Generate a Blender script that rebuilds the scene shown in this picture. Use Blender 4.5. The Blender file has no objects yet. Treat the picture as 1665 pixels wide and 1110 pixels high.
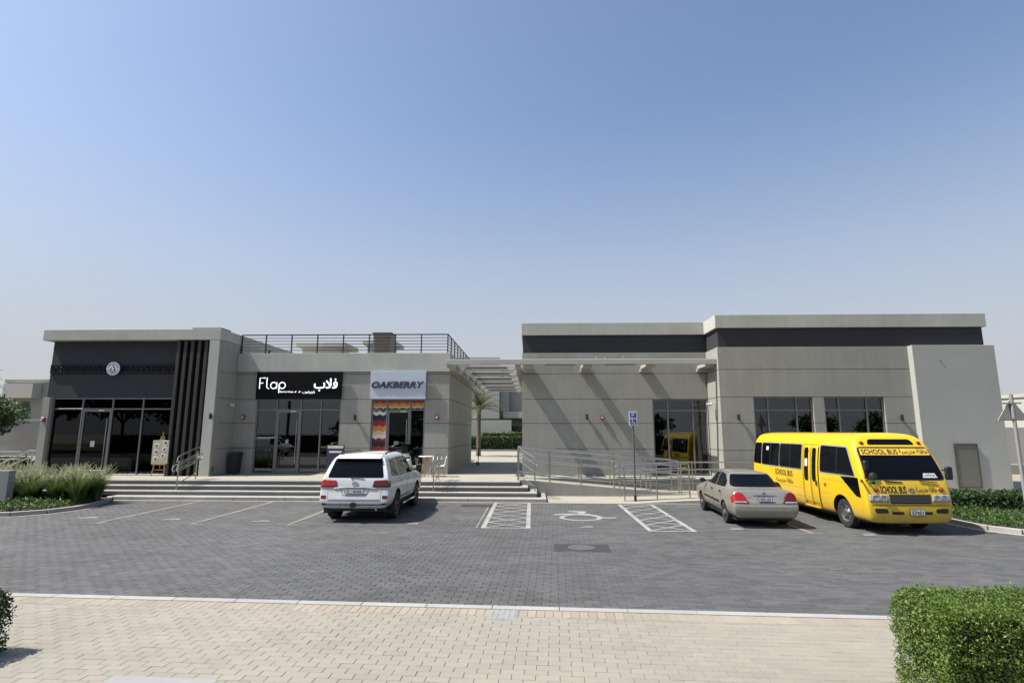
import bpy, bmesh, math, random
import numpy as np
from mathutils import Vector, Matrix
from mathutils.bvhtree import BVHTree
random.seed(7); rng = np.random.default_rng(7)
R = math.radians
scn = bpy.context.scene
C = scn.collection
# ------------------------------------------------------------------ camera, sky, sun, exposure
cd = bpy.data.cameras.new('camera'); cam = bpy.data.objects.new('camera', cd); C.objects.link(cam)
cd.sensor_width = 36; cd.lens = 36*897/1665; cd.clip_start = .05; cd.clip_end = 3000
cam.location = (0, 0, 2.6)
yaw, pit, rol = .0362, .1612, .0016
fw = Vector((-math.sin(yaw)*math.cos(pit), math.cos(yaw)*math.cos(pit), math.sin(pit)))
rt = Vector((math.cos(yaw), math.sin(yaw), 0)); up = rt.cross(fw)
r2 = rt*math.cos(rol)+up*math.sin(rol); u2 = up*math.cos(rol)-rt*math.sin(rol)
cam.rotation_euler = Matrix((r2, u2, -fw)).transposed().to_euler()
scn.camera = cam
to_sun = Vector((-4.31, -.66, 6.64)).normalized()
SUN_EL = math.asin(to_sun.z); SUN_ROT = math.atan2(to_sun.x, to_sun.y)
w = bpy.data.worlds.new('World'); scn.world = w; w.use_nodes = True
nt = w.node_tree; bg = nt.nodes['Background']
sky = nt.nodes.new('ShaderNodeTexSky'); sky.sky_type = 'NISHITA'; sky.sun_disc = False
sky.sun_elevation = SUN_EL; sky.sun_rotation = SUN_ROT
sky.air_density = 1.0; sky.dust_density = 1.7; sky.ozone_density = 1.4; sky.altitude = 0
# dusty air: the sky pales evenly towards the horizon all the way round
tcw = nt.nodes.new('ShaderNodeTexCoord'); sep = nt.nodes.new('ShaderNodeSeparateXYZ'); nt.links.new(tcw.outputs['Generated'], sep.inputs[0])
hz = nt.nodes.new('ShaderNodeMapRange'); hz.interpolation_type = 'SMOOTHERSTEP'; nt.links.new(sep.outputs['Z'], hz.inputs[0])
hz.inputs[1].default_value = -.06; hz.inputs[2].default_value = .60; hz.inputs[3].default_value = .95; hz.inputs[4].default_value = 0
hm = nt.nodes.new('ShaderNodeMix'); hm.data_type = 'RGBA'; nt.links.new(hz.outputs[0], hm.inputs[0]); nt.links.new(sky.outputs[0], hm.inputs[6]); hm.inputs[7].default_value = (2.98, 3.02, 3.2, 1)
nt.links.new(hm.outputs[2], bg.inputs[0]); bg.inputs[1].default_value = .112
sd = bpy.data.lights.new('sun', 'SUN'); sd.energy = 5.0; sd.angle = R(.53); sd.color = (1, .955, .88)
so = bpy.data.objects.new('sun', sd); C.objects.link(so)
so.rotation_euler = to_sun.to_track_quat('Z', 'Y').to_euler(); so.location = (-20, -5, 40)
vs = scn.view_settings; vs.view_transform = 'Standard'; vs.look = 'None'; vs.exposure = .7; vs.gamma = 1; vs.use_curve_mapping = False
scn.render.film_transparent = False
scn.cycles.max_bounces = 8; scn.cycles.transparent_max_bounces = 16; scn.cycles.caustics_reflective = False; scn.cycles.caustics_refractive = False

# ------------------------------------------------------------------ helpers
def tag(o, label=None, cat=None, group=None, kind=None):
    if label: o['label'] = label
    if cat: o['category'] = cat
    if group: o['group'] = group
    if kind: o['kind'] = kind
    return o
def thing(name, label, cat, loc=(0, 0, 0), rz=0, group=None):
    o = bpy.data.objects.new(name, None); C.objects.link(o); o.location = loc; o.rotation_euler = (0, 0, rz)
    o.empty_display_size = .2
    return tag(o, label, cat, group)
def kids(o): return [c for c in bpy.data.objects if c.parent == o]
def copy_tree(o, parent=None):
    c = o.copy(); C.objects.link(c); c.parent = parent
    for k in kids(o): copy_tree(k, c)
    return c
def root_loc(p):
    while p.parent: p = p.parent
    return p.location
def link(name, me, mat, parent=None, world=False):
    o = bpy.data.objects.new(name, me); C.objects.link(o)
    if mat is not None and not me.materials: me.materials.append(mat)
    if parent is not None:
        o.parent = parent
        if world:
            l = root_loc(parent); me.transform(Matrix.Translation((-l.x, -l.y, -l.z)))
    return o
class MB:
    def __init__(s): s.v = []; s.f = []
    def add(s, vs, fs):
        n = len(s.v); s.v += [tuple(p) for p in vs]; s.f += [[i+n for i in f] for f in fs]; return s
    def box(s, x0, x1, y0, y1, z0, z1):
        if x0 > x1: x0, x1 = x1, x0
        if y0 > y1: y0, y1 = y1, y0
        if z0 > z1: z0, z1 = z1, z0
        return s.add([(x0,y0,z0),(x1,y0,z0),(x1,y1,z0),(x0,y1,z0),(x0,y0,z1),(x1,y0,z1),(x1,y1,z1),(x0,y1,z1)],
              [[0,3,2,1],[4,5,6,7],[0,1,5,4],[1,2,6,5],[2,3,7,6],[3,0,4,7]])
    def bar(s, a, b, w, h, upv=(0, 0, 1)):
        a = Vector(a); b = Vector(b); d = (b-a).normalized(); u = Vector(upv)
        if abs(d.dot(u)) > .98: u = Vector((1, 0, 0))
        sd_ = d.cross(u).normalized(); u = sd_.cross(d)
        vs = [p+sd_*sx*w/2+u*sz*h/2 for p in (a, b) for sx, sz in ((-1,-1),(1,-1),(1,1),(-1,1))]
        return s.add(vs, [[3,2,1,0],[4,5,6,7],[0,1,5,4],[1,2,6,5],[2,3,7,6],[3,0,4,7]])
    def prism(s, poly, axis, a0, a1):
        n = len(poly)
        def P(p, a): return {'x': (a, p[0], p[1]), 'y': (p[0], a, p[1]), 'z': (p[0], p[1], a)}[axis]
        ar = sum(poly[i][0]*poly[(i+1) % n][1]-poly[(i+1) % n][0]*poly[i][1] for i in range(n))
        if (ar < 0) != (axis == 'y'): poly = poly[::-1]
        return s.add([P(p, a0) for p in poly]+[P(p, a1) for p in poly],
              [list(range(n))[::-1], list(range(n, 2*n))]+[[i, (i+1) % n, (i+1) % n+n, i+n] for i in range(n)])
    def tube(s, pts, r, n=8, closed=False):
        pts = [Vector(p) for p in pts]; m = len(pts); rs = r if isinstance(r, (list, tuple)) else [r]*m
        rings = []; prev = None
        for i, p in enumerate(pts):
            if closed: d = pts[(i+1) % m]-pts[i-1]
            else: d = pts[min(i+1, m-1)]-pts[max(i-1, 0)]
            d.normalize()
            if prev is None:
                a = Vector((0, 0, 1)) if abs(d.z) < .9 else Vector((1, 0, 0)); u = d.cross(a).normalized()
            else:
                u = prev-d*prev.dot(d); u.normalize()
            prev = u; v = d.cross(u)
            rings.append([p+(u*math.cos(2*math.pi*k/n)+v*math.sin(2*math.pi*k/n))*rs[i] for k in range(n)])
        fs = []
        for i in range(m if closed else m-1):
            j = (i+1) % m
            fs += [[i*n+k, i*n+(k+1) % n, j*n+(k+1) % n, j*n+k] for k in range(n)]
        if not closed: fs += [list(range(n))[::-1], [(m-1)*n+k for k in range(n)]]
        return s.add([p for q in rings for p in q], fs)
    def lathe(s, prof, c=(0, 0, 0), axis='z', n=24):
        def P(r, h, k):
            a = 2*math.pi*k/n; x, y = r*math.cos(a), r*math.sin(a)
            return {'z': (c[0]+x, c[1]+y, c[2]+h), 'x': (c[0]+h, c[1]+x, c[2]+y), 'y': (c[0]+y, c[1]+h, c[2]+x)}[axis]
        vs = [P(r, h, k) for r, h in prof for k in range(n)]; m = len(prof)
        fs = [[i*n+k, i*n+(k+1) % n, (i+1)*n+(k+1) % n, (i+1)*n+k] for i in range(m-1) for k in range(n)]
        fs += [list(range(n))[::-1], [(m-1)*n+k for k in range(n)]]
        return s.add(vs, fs)
    def mesh(s, smooth=False, bevel=0, fix=True):
        me = bpy.data.meshes.new('m'); me.from_pydata(s.v, [], s.f)
        if bevel or fix:
            bm = bmesh.new(); bm.from_mesh(me)
            if bevel: bmesh.ops.bevel(bm, geom=bm.edges[:], offset=bevel, segments=1, profile=.5, affect='EDGES', clamp_overlap=True)
            if fix: bmesh.ops.recalc_face_normals(bm, faces=bm.faces[:])
            bm.to_mesh(me); bm.free()
        if smooth:
            me.polygons.foreach_set('use_smooth', [True]*len(me.polygons))
            try: me.set_sharp_from_angle(angle=R(40))
            except Exception: pass
        return me
    def build(s, name, mat, parent=None, world=False, smooth=False, bevel=0):
        return link(name, s.mesh(smooth, bevel), mat, parent, world)
def np_mesh(name, V, F):
    me = bpy.data.meshes.new(name); V = np.asarray(V, np.float32); F = np.asarray(F, np.int32)
    k = F.shape[1]
    me.vertices.add(len(V)); me.vertices.foreach_set('co', V.ravel())
    me.loops.add(F.size); me.loops.foreach_set('vertex_index', F.ravel())
    me.polygons.add(len(F)); me.polygons.foreach_set('loop_start', np.arange(0, F.size, k, dtype=np.int32))
    try: me.polygons.foreach_set('loop_total', np.full(len(F), k, np.int32))
    except Exception: pass
    me.polygons.foreach_set('use_smooth', np.zeros(len(F), bool)); me.update(calc_edges=True); return me
def bx(name, mat, parent, x0, x1, y0, y1, z0, z1, bevel=0, world=True):
    return MB().box(x0, x1, y0, y1, z0, z1).build(name, mat, parent, world, bevel=bevel)
def struct(o): o['kind'] = 'structure'; return o

# ------------------------------------------------------------------ materials
def mat(name, col, rough=.7, var=.12, scale=3., bump=0., bscale=60., metal=0., spec=.5, island=0., stain=0., coat=0., col2=None, grain=0., streak=None, dust=0., spots=0.):
    m = bpy.data.materials.new(name); m.use_nodes = True; t = m.node_tree; n = t.nodes; L = t.links
    b = n['Principled BSDF']; b.inputs['Roughness'].default_value = rough; b.inputs['Metallic'].default_value = metal
    b.inputs['Specular IOR Level'].default_value = spec
    if coat: b.inputs['Coat Weight'].default_value = coat; b.inputs['Coat Roughness'].default_value = .04
    tc = n.new('ShaderNodeTexCoord'); geo = n.new('ShaderNodeNewGeometry')
    pos = geo.outputs['Position']
    def noise(sc, det=4, rgh=.6):
        k = n.new('ShaderNodeTexNoise'); k.inputs['Scale'].default_value = sc; k.inputs['Detail'].default_value = det
        k.inputs['Roughness'].default_value = rgh; L.new(pos, k.inputs['Vector']); return k.outputs['Fac']
    def mr(f, a, b_, c0=0., c1=1.):
        k = n.new('ShaderNodeMapRange'); k.inputs[1].default_value = c0; k.inputs[2].default_value = c1
        k.inputs[3].default_value = a; k.inputs[4].default_value = b_; L.new(f, k.inputs[0]); return k.outputs[0]
    def mul(a, b_):
        k = n.new('ShaderNodeMath'); k.operation = 'MULTIPLY'; L.new(a, k.inputs[0])
        if isinstance(b_, (int, float)): k.inputs[1].default_value = b_
        else: L.new(b_, k.inputs[1])
        return k.outputs[0]
    f = mr(noise(scale), 1-var, 1+var, .25, .75)
    if grain: f = mul(f, mr(noise(bscale, 3), 1-grain, 1+grain, .2, .8))
    if stain: f = mul(f, mr(noise(scale*.22, 6, .7), 1-stain, 1+stain*.25, .3, .65))
    if spots: f = mul(f, mr(noise(1.1, 2, .5), 1, 1-spots, .66, .74))      # oil drips and damp marks
    if streak:      # (strength, scale x, y, z): dirt runs or wheel tracks drawn out along one axis
        vs_ = n.new('ShaderNodeVectorMath'); vs_.operation = 'MULTIPLY'; L.new(pos, vs_.inputs[0]); vs_.inputs[1].default_value = streak[1:4]
        k = n.new('ShaderNodeTexNoise'); k.inputs['Scale'].default_value = 1; k.inputs['Detail'].default_value = 5; k.inputs['Roughness'].default_value = .65; L.new(vs_.outputs[0], k.inputs['Vector'])
        f = mul(f, mr(k.outputs['Fac'], 1-streak[0], 1+streak[0]*.7, .32, .68))
    if island:
        oi = n.new('ShaderNodeObjectInfo'); ad = n.new('ShaderNodeMath'); ad.operation = 'ADD'
        L.new(geo.outputs['Random Per Island'], ad.inputs[0]); L.new(oi.outputs['Random'], ad.inputs[1])
        fr = n.new('ShaderNodeMath'); fr.operation = 'FRACT'; L.new(ad.outputs[0], fr.inputs[0])
        f = mul(f, mr(fr.outputs[0], 1-island, 1+island))
    base = n.new('ShaderNodeRGB'); base.outputs[0].default_value = (*col, 1); cs = base.outputs[0]
    if col2:
        mx = n.new('ShaderNodeMix'); mx.data_type = 'RGBA'
        src = mr(geo.outputs['Random Per Island'], 0, 1) if island else mr(noise(scale*.5, 3), 0, 1, .35, .65)
        L.new(src, mx.inputs[0]); L.new(cs, mx.inputs[6]); mx.inputs[7].default_value = (*col2, 1); cs = mx.outputs[2]
    if dust:        # road dust settled on the lower body
        so_ = n.new('ShaderNodeSeparateXYZ'); L.new(tc.outputs['Object'], so_.inputs[0])
        dz = mul(mr(so_.outputs['Z'], 1, .12, .25, 1.0), mr(noise(7, 6, .7), .15, 1, .35, .7))
        mx = n.new('ShaderNodeMix'); mx.data_type = 'RGBA'; L.new(mul(dz, dust), mx.inputs[0]); L.new(cs, mx.inputs[6]); mx.inputs[7].default_value = (.26, .225, .17, 1); cs = mx.outputs[2]
        L.new(mr(mul(dz, dust), rough, .75), b.inputs['Roughness'])
    vm = n.new('ShaderNodeVectorMath'); vm.operation = 'SCALE'; L.new(cs, vm.inputs[0]); L.new(f, vm.inputs['Scale'])
    L.new(vm.outputs[0], b.inputs['Base Color'])
    if bump:
        bp = n.new('ShaderNodeBump'); bp.inputs['Strength'].default_value = bump; bp.inputs['Distance'].default_value = .01
        L.new(noise(bscale, 5), bp.inputs['Height']); L.new(bp.outputs[0], b.inputs['Normal'])
    return m
def leafmat(name, col, col2, tr=.35, var=.25):
    m = mat(name, col, .45, .1, 6, island=var, col2=col2, spec=.35); t = m.node_tree; n = t.nodes; L = t.links
    b = n['Principled BSDF']; src = b.inputs['Base Color'].links[0].from_socket
    tl = n.new('ShaderNodeBsdfTranslucent'); L.new(src, tl.inputs[0]); mx = n.new('ShaderNodeMixShader'); mx.inputs[0].default_value = tr
    L.new(b.outputs[0], mx.inputs[1]); L.new(tl.outputs[0], mx.inputs[2]); L.new(mx.outputs[0], n['Material Output'].inputs[0])
    return m
def glassmat(name, tint, refl=.1, rough=.005):
    m = bpy.data.materials.new(name); m.use_nodes = True; t = m.node_tree; n = t.nodes; L = t.links
    n.remove(n['Principled BSDF'])
    tr = n.new('ShaderNodeBsdfTransparent'); tr.inputs[0].default_value = (*tint, 1)
    gl = n.new('ShaderNodeBsdfGlossy'); gl.inputs[0].default_value = (.9, .95, 1, 1); gl.inputs['Roughness'].default_value = rough
    lw = n.new('ShaderNodeFresnel'); lw.inputs[0].default_value = 1.5
    mr = n.new('ShaderNodeMapRange'); mr.inputs[1].default_value = .04; mr.inputs[2].default_value = 1; mr.inputs[3].default_value = refl; mr.inputs[4].default_value = 1
    L.new(lw.outputs[0], mr.inputs[0]); mx = n.new('ShaderNodeMixShader'); L.new(mr.outputs[0], mx.inputs[0])
    bmp = n.new('ShaderNodeBump'); bmp.inputs['Strength'].default_value = .012; bmp.inputs['Distance'].default_value = .05
    ns = n.new('ShaderNodeTexNoise'); ns.inputs['Scale'].default_value = .9; ge = n.new('ShaderNodeNewGeometry'); L.new(ge.outputs['Position'], ns.inputs['Vector'])
    L.new(ns.outputs[0], bmp.inputs['Height']); L.new(bmp.outputs[0], gl.inputs['Normal'])
    L.new(tr.outputs[0], mx.inputs[1]); L.new(gl.outputs[0], mx.inputs[2]); L.new(mx.outputs[0], n['Material Output'].inputs[0])
    return m
def emit(name, col, s):
    m = bpy.data.materials.new(name); m.use_nodes = True; b = m.node_tree.nodes['Principled BSDF']
    b.inputs['Base Color'].default_value = (*col, 1); b.inputs['Emission Color'].default_value = (*col, 1); b.inputs['Emission Strength'].default_value = s
    return m
M = dict(
 stucco=mat('stucco', (.298, .294, .259), .9, .06, 1.2, .45, 45, stain=.10, grain=.08, streak=(.07, 3.5, 3.5, .25)),
 stucco2=mat('stucco_pale', (.43, .427, .38), .9, .06, 1.2, .4, 45, stain=.10, grain=.07, streak=(.07, 3, 3, .5)),
 groove=mat('groove', (.10, .10, .095), .95),
 dark=mat('dark_render', (.026, .027, .031), .75, .08, 1.5, .25, 50, stain=.1),
 band=mat('dark_metal_band', (.004, .004, .005), .6, .1, 4, spec=.1),
 slat=mat('dark_timber_slat', (.030, .026, .024), .6, .2, 3, .2, 30),
 frame=mat('aluminium_frame', (.20, .20, .20), .4, .05, 5, metal=.6),
 framed=mat('dark_aluminium', (.10, .10, .10), .45, .05, 5, metal=.4),
 steel=mat('brushed_steel', (.46, .455, .43), .3, .06, 20, metal=1),
 black=mat('black_paint', (.012, .012, .013), .45, .1, 6),
 rubber=mat('rubber', (.018, .018, .018), .85, .15, 20, .2, 80),
 glass=glassmat('shop_glass', (.22, .235, .24), .085),
 glassk=glassmat('dark_shop_glass', (.12, .13, .13), .022),
 vglass=mat('tinted_glass', (.003, .004, .006), .04, 0, 1, spec=.14),
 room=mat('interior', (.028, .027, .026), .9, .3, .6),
 roomw=mat('interior_white', (.35, .34, .32), .9, .2, .6),
 paver=mat('beige_paver', (.246, .233, .193), .9, .05, 1.3, .4, 130, island=.05, stain=.13, grain=.09, streak=(.05, .5, 1.2, 1)),
 peach=mat('peach_brick', (.272, .236, .188), .9, .06, 2, .5, 130, island=.08, stain=.12, grain=.1),
 joint=mat('joint_sand', (.17, .16, .135), 1., .2, 8),
 road=mat('grey_paver', (.079, .080, .0805), .85, .10, .9, .6, 110, island=.17, stain=.22, grain=.16, streak=(.16, .22, .9, 1), spots=.22),
 rjoint=mat('dark_joint', (.045, .045, .045), 1., .2, 8),
 kerb=mat('kerb_concrete', (.30, .296, .283), .9, .08, 2, .4, 80, island=.06, stain=.16, grain=.08),
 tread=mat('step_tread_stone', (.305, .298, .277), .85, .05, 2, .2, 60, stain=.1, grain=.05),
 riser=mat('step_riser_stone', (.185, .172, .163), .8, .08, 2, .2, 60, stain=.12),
 cream=mat('cream_paving', (.30, .28, .228), .9, .07, 1.2, .4, 90, stain=.14, grain=.08),
 wline=mat('white_road_paint', (.32, .32, .30), .8, .15, 5, .3, 70, stain=.3, grain=.25, col2=(.23, .228, .215)),
 yline=mat('yellow_road_paint', (.25, .218, .15), .8, .2, 5, .3, 70, stain=.4, grain=.25, col2=(.15, .14, .115)),
 iron=mat('cast_iron', (.034, .034, .034), .7, .15, 8, .5, 60),
 soil=mat('soil', (.07, .055, .04), 1, .3, 6, .6, 30),
 sand=mat('sand', (.27, .24, .19), 1, .2, .3, .4, 10),
 white=mat('white_plastic', (.62, .62, .61), .4, .02),
 wood=mat('beech_wood', (.42, .25, .11), .5, .15, 9),
 red=mat('red_plastic', (.22, .018, .015), .4, .1),
 signblack=mat('sign_black', (.006, .006, .007), .5, .05, spec=.1),
 signwhite=mat('sign_panel', (.47, .52, .59), .5, .02),
 signlit=emit('lit_letter', (.86, .92, 1.0), .75),
 navy=mat('navy_ink', (.03, .03, .06), .5),
 blue=mat('sign_blue', (.015, .045, .30), .4),
 ply=mat('menu_board', (.46, .41, .30), .7, .05),
 concrete=mat('concrete_grey', (.25, .25, .246), .9, .08, 1.5, .3, 40, stain=.15),
 villa=mat('villa_render', (.29, .282, .27), .9, .05, .6),
 villaw=mat('villa_white', (.40, .385, .355), .9, .05, .6),
 villad=mat('villa_dark', (.11, .11, .112), .8, .1),
 vpane=mat('villa_pane', (.02, .024, .03), .06, 0, 1),
 asphalt=mat('asphalt', (.06, .06, .062), .9, .12, 1, .4, 60),
 lawn=mat('lawn', (.06, .10, .025), 1, .25, 2, .8, 40),
 leaf=leafmat('hedge_leaf', (.085, .15, .022), (.15, .225, .045)),
 leafd=leafmat('dark_hedge_leaf', (.026, .058, .014), (.055, .10, .025)),
 cover=leafmat('ground_cover_leaf', (.042, .085, .018), (.09, .15, .04)),
 blade=leafmat('grass_blade', (.07, .125, .025), (.12, .18, .05)),
 plume=leafmat('grass_plume', (.28, .30, .165), (.40, .40, .26), .4, .12),
 palm=leafmat('palm_frond', (.075, .09, .04), (.12, .135, .065), .25),
 bark=mat('bark', (.13, .10, .075), .95, .3, 6, .8, 25),
 twig=mat('twig', (.07, .05, .035), .95, .3, 8),
)
# ------------------------------------------------------------------ ground, paving, kerbs
def px(p):
    d = Vector(p)-cam.location; z = d.dot(fw)
    if z < .1: return None
    return (832.5+897*d.dot(r2)/z, 555-897*d.dot(u2)/z)
def inview(p, m=0):
    q = px(p); return q is not None and -m < q[0] < 1665+m and -m < q[1] < 1110+m
struct(MB().add([(-900,-300,-.06),(900,-300,-.06),(900,1500,-.06),(-900,1500,-.06)], [[0,1,2,3]]).build('ground', M['sand']))
AN = -.042; EU = np.array([math.cos(AN), math.sin(AN)]); EV = np.array([-math.sin(AN), math.cos(AN)]); OO = np.array([0, 8.82])
def uv(u, v): p = OO+EU*u+EV*v; return p[0], p[1]
struct(MB().box(-150, 150, -13, -5.3, -.05, -.02).build('street', M['asphalt'])); struct(MB().box(-150, 150, -60, -13.05, -.05, .02).build('lawn', M['lawn']))
pave = struct(MB().add([(*uv(-60,-14),-.014),(*uv(60,-14),-.014),(*uv(60,0),-.014),(*uv(-60,0),-.014)], [[0,1,2,3]]).build('pavement', M['joint']))
far = MB()
for a, b, c, d in ((-60,-11.6,-14,-.46),(9.6,60,-14,-.46),(-11.6,9.6,-14,-3.75)):
    far.add([(*uv(a,c),-.004),(*uv(b,c),-.004),(*uv(b,d),-.004),(*uv(a,d),-.004)], [[0,1,2,3]])
far.build('paving_sheet', M['paver'], pave)
road = struct(MB().add([(*uv(-70,0),-.02),(*uv(70,0),-.02),(70,24,-.02),(-70,24,-.02)], [[0,1,2,3]]).build('road', M['rjoint']))
fr_ = MB()
for pts in ([(-70,12),(-26,12),(-26,21.2),(-70,21.2)], [(26,7.6),(70,7.6),(70,21.2),(26,21.2)], [(-70,9.5),(-26,9.5),(-26,12),(-70,12)]):
    fr_.add([(x, y, -.004) for x, y in pts], [[0,1,2,3]])
fr_.build('road_sheet', M['road'], road)
U_ = .13
def bricks(u0, u1, v0, v1, keep):
    out = []
    i0, i1 = int(math.floor(u0/U_))-2, int(math.ceil(u1/U_))+1; j0, j1 = int(math.floor(v0/U_))-2, int(math.ceil(v1/U_))+1
    for j in range(j0, j1):
        for i in range(i0, i1):
            if (i+j) % 2: continue
            r = [i*U_, (i+2)*U_, j*U_, (j+1)*U_]     # stretcher bond, each row shifted by half a paver
            r = [max(r[0], u0), min(r[1], u1), max(r[2], v0), min(r[3], v1)]
            if r[1]-r[0] < .03 or r[3]-r[2] < .03: continue
            cu, cv = (r[0]+r[1])/2, (r[2]+r[3])/2
            if keep(cu, cv): out.append(r)
    return np.array(out)
def brick_field(parent, rects, mt, gap, bev, depth, zj, tilt, nind, stuffname, piece):
    cen = np.stack([(rects[:,0]+rects[:,1])/2, (rects[:,2]+rects[:,3])/2], 1)
    W = OO+cen[:,:1]*EU+cen[:,1:]*EV
    dist = np.hypot(W[:,0], W[:,1])
    vis = np.array([inview((x, y, 0), 6) for x, y in W])
    size = np.stack([rects[:,1]-rects[:,0], rects[:,3]-rects[:,2]], 1)
    full = np.abs(size[:,0]*size[:,1]-2*U_*U_) < 1e-6
    order = np.argsort(dist+1000*(~(vis & full))); ind = order[:nind]
    mask = np.ones(len(rects), bool); mask[ind] = False
    # shared meshes for the individual pieces
    def one(w, h):
        a, b, c, d = w/2-gap, h/2-gap, w/2-gap-bev, h/2-gap-bev
        return MB().add([(-a,-b,-depth),(a,-b,-depth),(a,b,-depth),(-a,b,-depth),(-a,-b,-bev),(a,-b,-bev),(a,b,-bev),(-a,b,-bev),(-c,-d,0),(c,-d,0),(c,d,0),(-c,d,0)],
            [[8,9,10,11]]+[[k,(k+1)%4,(k+1)%4+4,k+4] for k in range(4)]+[[k+4,(k+1)%4+4,(k+1)%4+8,k+8] for k in range(4)]).mesh()
    ms = {0: one(2*U_, U_), 1: one(U_, 2*U_)}
    for m_ in ms.values(): m_.materials.append(mt)
    for k in ind:
        o = bpy.data.objects.new(piece, ms[0 if size[k,0] > size[k,1] else 1]); C.objects.link(o); o.parent = parent
        o.location = (W[k,0], W[k,1], random.uniform(-zj, zj)); o.rotation_euler = (random.uniform(-tilt, tilt), random.uniform(-tilt, tilt), AN+random.uniform(-.006, .006))
    q = rects[mask]; n = len(q)
    z = rng.uniform(-zj, zj, (n, 4))*.35+rng.uniform(-zj, zj, (n, 1))
    lo = np.stack([q[:,[0,2]], q[:,[1,2]], q[:,[1,3]], q[:,[0,3]]], 1)     # n,4,2
    c = lo.mean(1, keepdims=True); sg = np.sign(lo-c)
    jit = rng.normal(0, .0012, (n, 1, 2))
    o1 = lo-sg*gap+jit; o2 = lo-sg*(gap+bev)+jit
    def w3(p, zz): W_ = OO+p[...,:1]*EU+p[...,1:]*EV; return np.concatenate([W_, zz[...,None]], -1)
    V = np.concatenate([w3(o1, z*0-depth), w3(o1, z-bev), w3(o2, z)], 1).reshape(-1, 3)
    fb = np.array([[8,9,10,11]]+[[k,(k+1)%4,(k+1)%4+4,k+4] for k in range(4)]+[[k+4,(k+1)%4+4,(k+1)%4+8,k+8] for k in range(4)])
    F = (np.arange(n)[:,None,None]*12+fb[None]).reshape(-1, 4)
    return tag(link(stuffname, np_mesh(stuffname, V, F), mt, parent), kind='stuff')
brick_field(pave, bricks(-11.6, 9.6, -3.75, -.46, lambda u, v: True), M['paver'], .0022, .003, .013, .0012, .006, 300, 'pavers', 'paver')
brick_field(road, bricks(-26, 26, 0, 12.6, lambda u, v: abs(u) < (v+8.8)*1.03+1.5), M['road'], .003, .004, .019, .0022, .010, 300, 'pavers', 'paver')
# kerb stones and border bricks
u = -11.6
while u < 10:
    m = MB(); a, b = u+.004, u+.996
    m.add([(*uv(a,-.16),-.1),(*uv(b,-.16),-.1),(*uv(b,0),-.1),(*uv(a,0),-.1),(*uv(a,-.155),.012),(*uv(b,-.155),.012),(*uv(b,-.006),.012),(*uv(a,-.006),.012)],
          [[0,3,2,1],[4,5,6,7],[0,1,5,4],[1,2,6,5],[2,3,7,6],[3,0,4,7]])
    m.build('kerb_stone', M['kerb'], pave, bevel=.006); u += 1
bm_ = MB().box(-.0605, .0605, -.147, .147, -.013, .001).mesh(bevel=.003); bm_.materials.append(M['peach'])
for k in range(176):
    uu = -11.5+k*.125
    o = bpy.data.objects.new('border_brick', bm_); C.objects.link(o); o.parent = pave
    x, y = uv(uu, -.31); o.location = (x, y, random.uniform(-.001, .0015)); o.rotation_euler = (0, 0, AN+random.uniform(-.01, .01))
# covers in the ground
def cover(label, u0, u1, v0, v1, z, m1, kind):
    cx, cy = uv((u0+u1)/2, (v0+v1)/2); t = thing('manhole_cover', label, 'manhole cover', (cx, cy, 0), AN)
    w_, h_ = (u1-u0)/2, (v1-v0)/2
    MB().box(-w_, w_, -h_, h_, -.02, z-.004).build('frame', M['iron'] if kind == 'round' else m1, t, bevel=.003)
    p = MB()
    if kind == 'round':
        MB().lathe([(.3, 0), (.3, z+.002), (.28, z+.004), (.0, z+.004)], n=28).build('lid', mat('lid_iron', (.085, .085, .083), .7, .15, 8), t)
        for i in range(-4, 5):
            for j in range(-4, 5):
                if math.hypot(i, j) < 4.4 and (i+j) % 2: p.box(i*.06-.02, i*.06+.02, j*.06-.02, j*.06+.02, z+.003, z+.009)
    else:
        MB().box(-w_+.015, w_-.015, -h_+.015, h_-.015, -.01, z).build('lid', m1, t, bevel=.003)
        nx, ny = max(2, int(w_*2/.07)), max(2, int(h_*2/.06))
        for i in range(nx):
            for j in range(ny):
                if kind == 'dots' and random.random() < .75:
                    x, y = -w_+.04+(2*w_-.08)*i/(nx-1), -h_+.05+(2*h_-.1)*j/(ny-1); s_ = random.uniform(.008, .016)
                    p.box(x-s_, x+s_, y-.008, y+.008, z-.001, z+.004)
                if kind == 'grate' and j == 0:
                    x = -w_+.04+(2*w_-.08)*i/(nx-1); p.box(x-.012, x+.012, -h_+.03, h_-.03, z-.002, z+.006)
    if p.v: tag(p.build('relief', M['iron'] if kind == 'grate' else M['villad'] if kind == 'round' else M['concrete'], t), kind='stuff')
cover('small grey utility cover set in the peach brick border', -.60, -.20, -.60, -.165, .008, M['concrete'], 'dots')
cover('plain concrete cover slab in the beige pavers at the bottom edge', -4.4, -3.2, -3.6, -2.72, .006, M['concrete'], 'plain')
cover('round iron manhole cover in a square frame on the grey road', .30, 1.55, 3.95, 4.75, .010, M['iron'], 'round')
cover('dark drain grate between the white car bay and the hatching', -3.0, -1.9, 10.9, 11.5, .010, M['iron'], 'grate')
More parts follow.
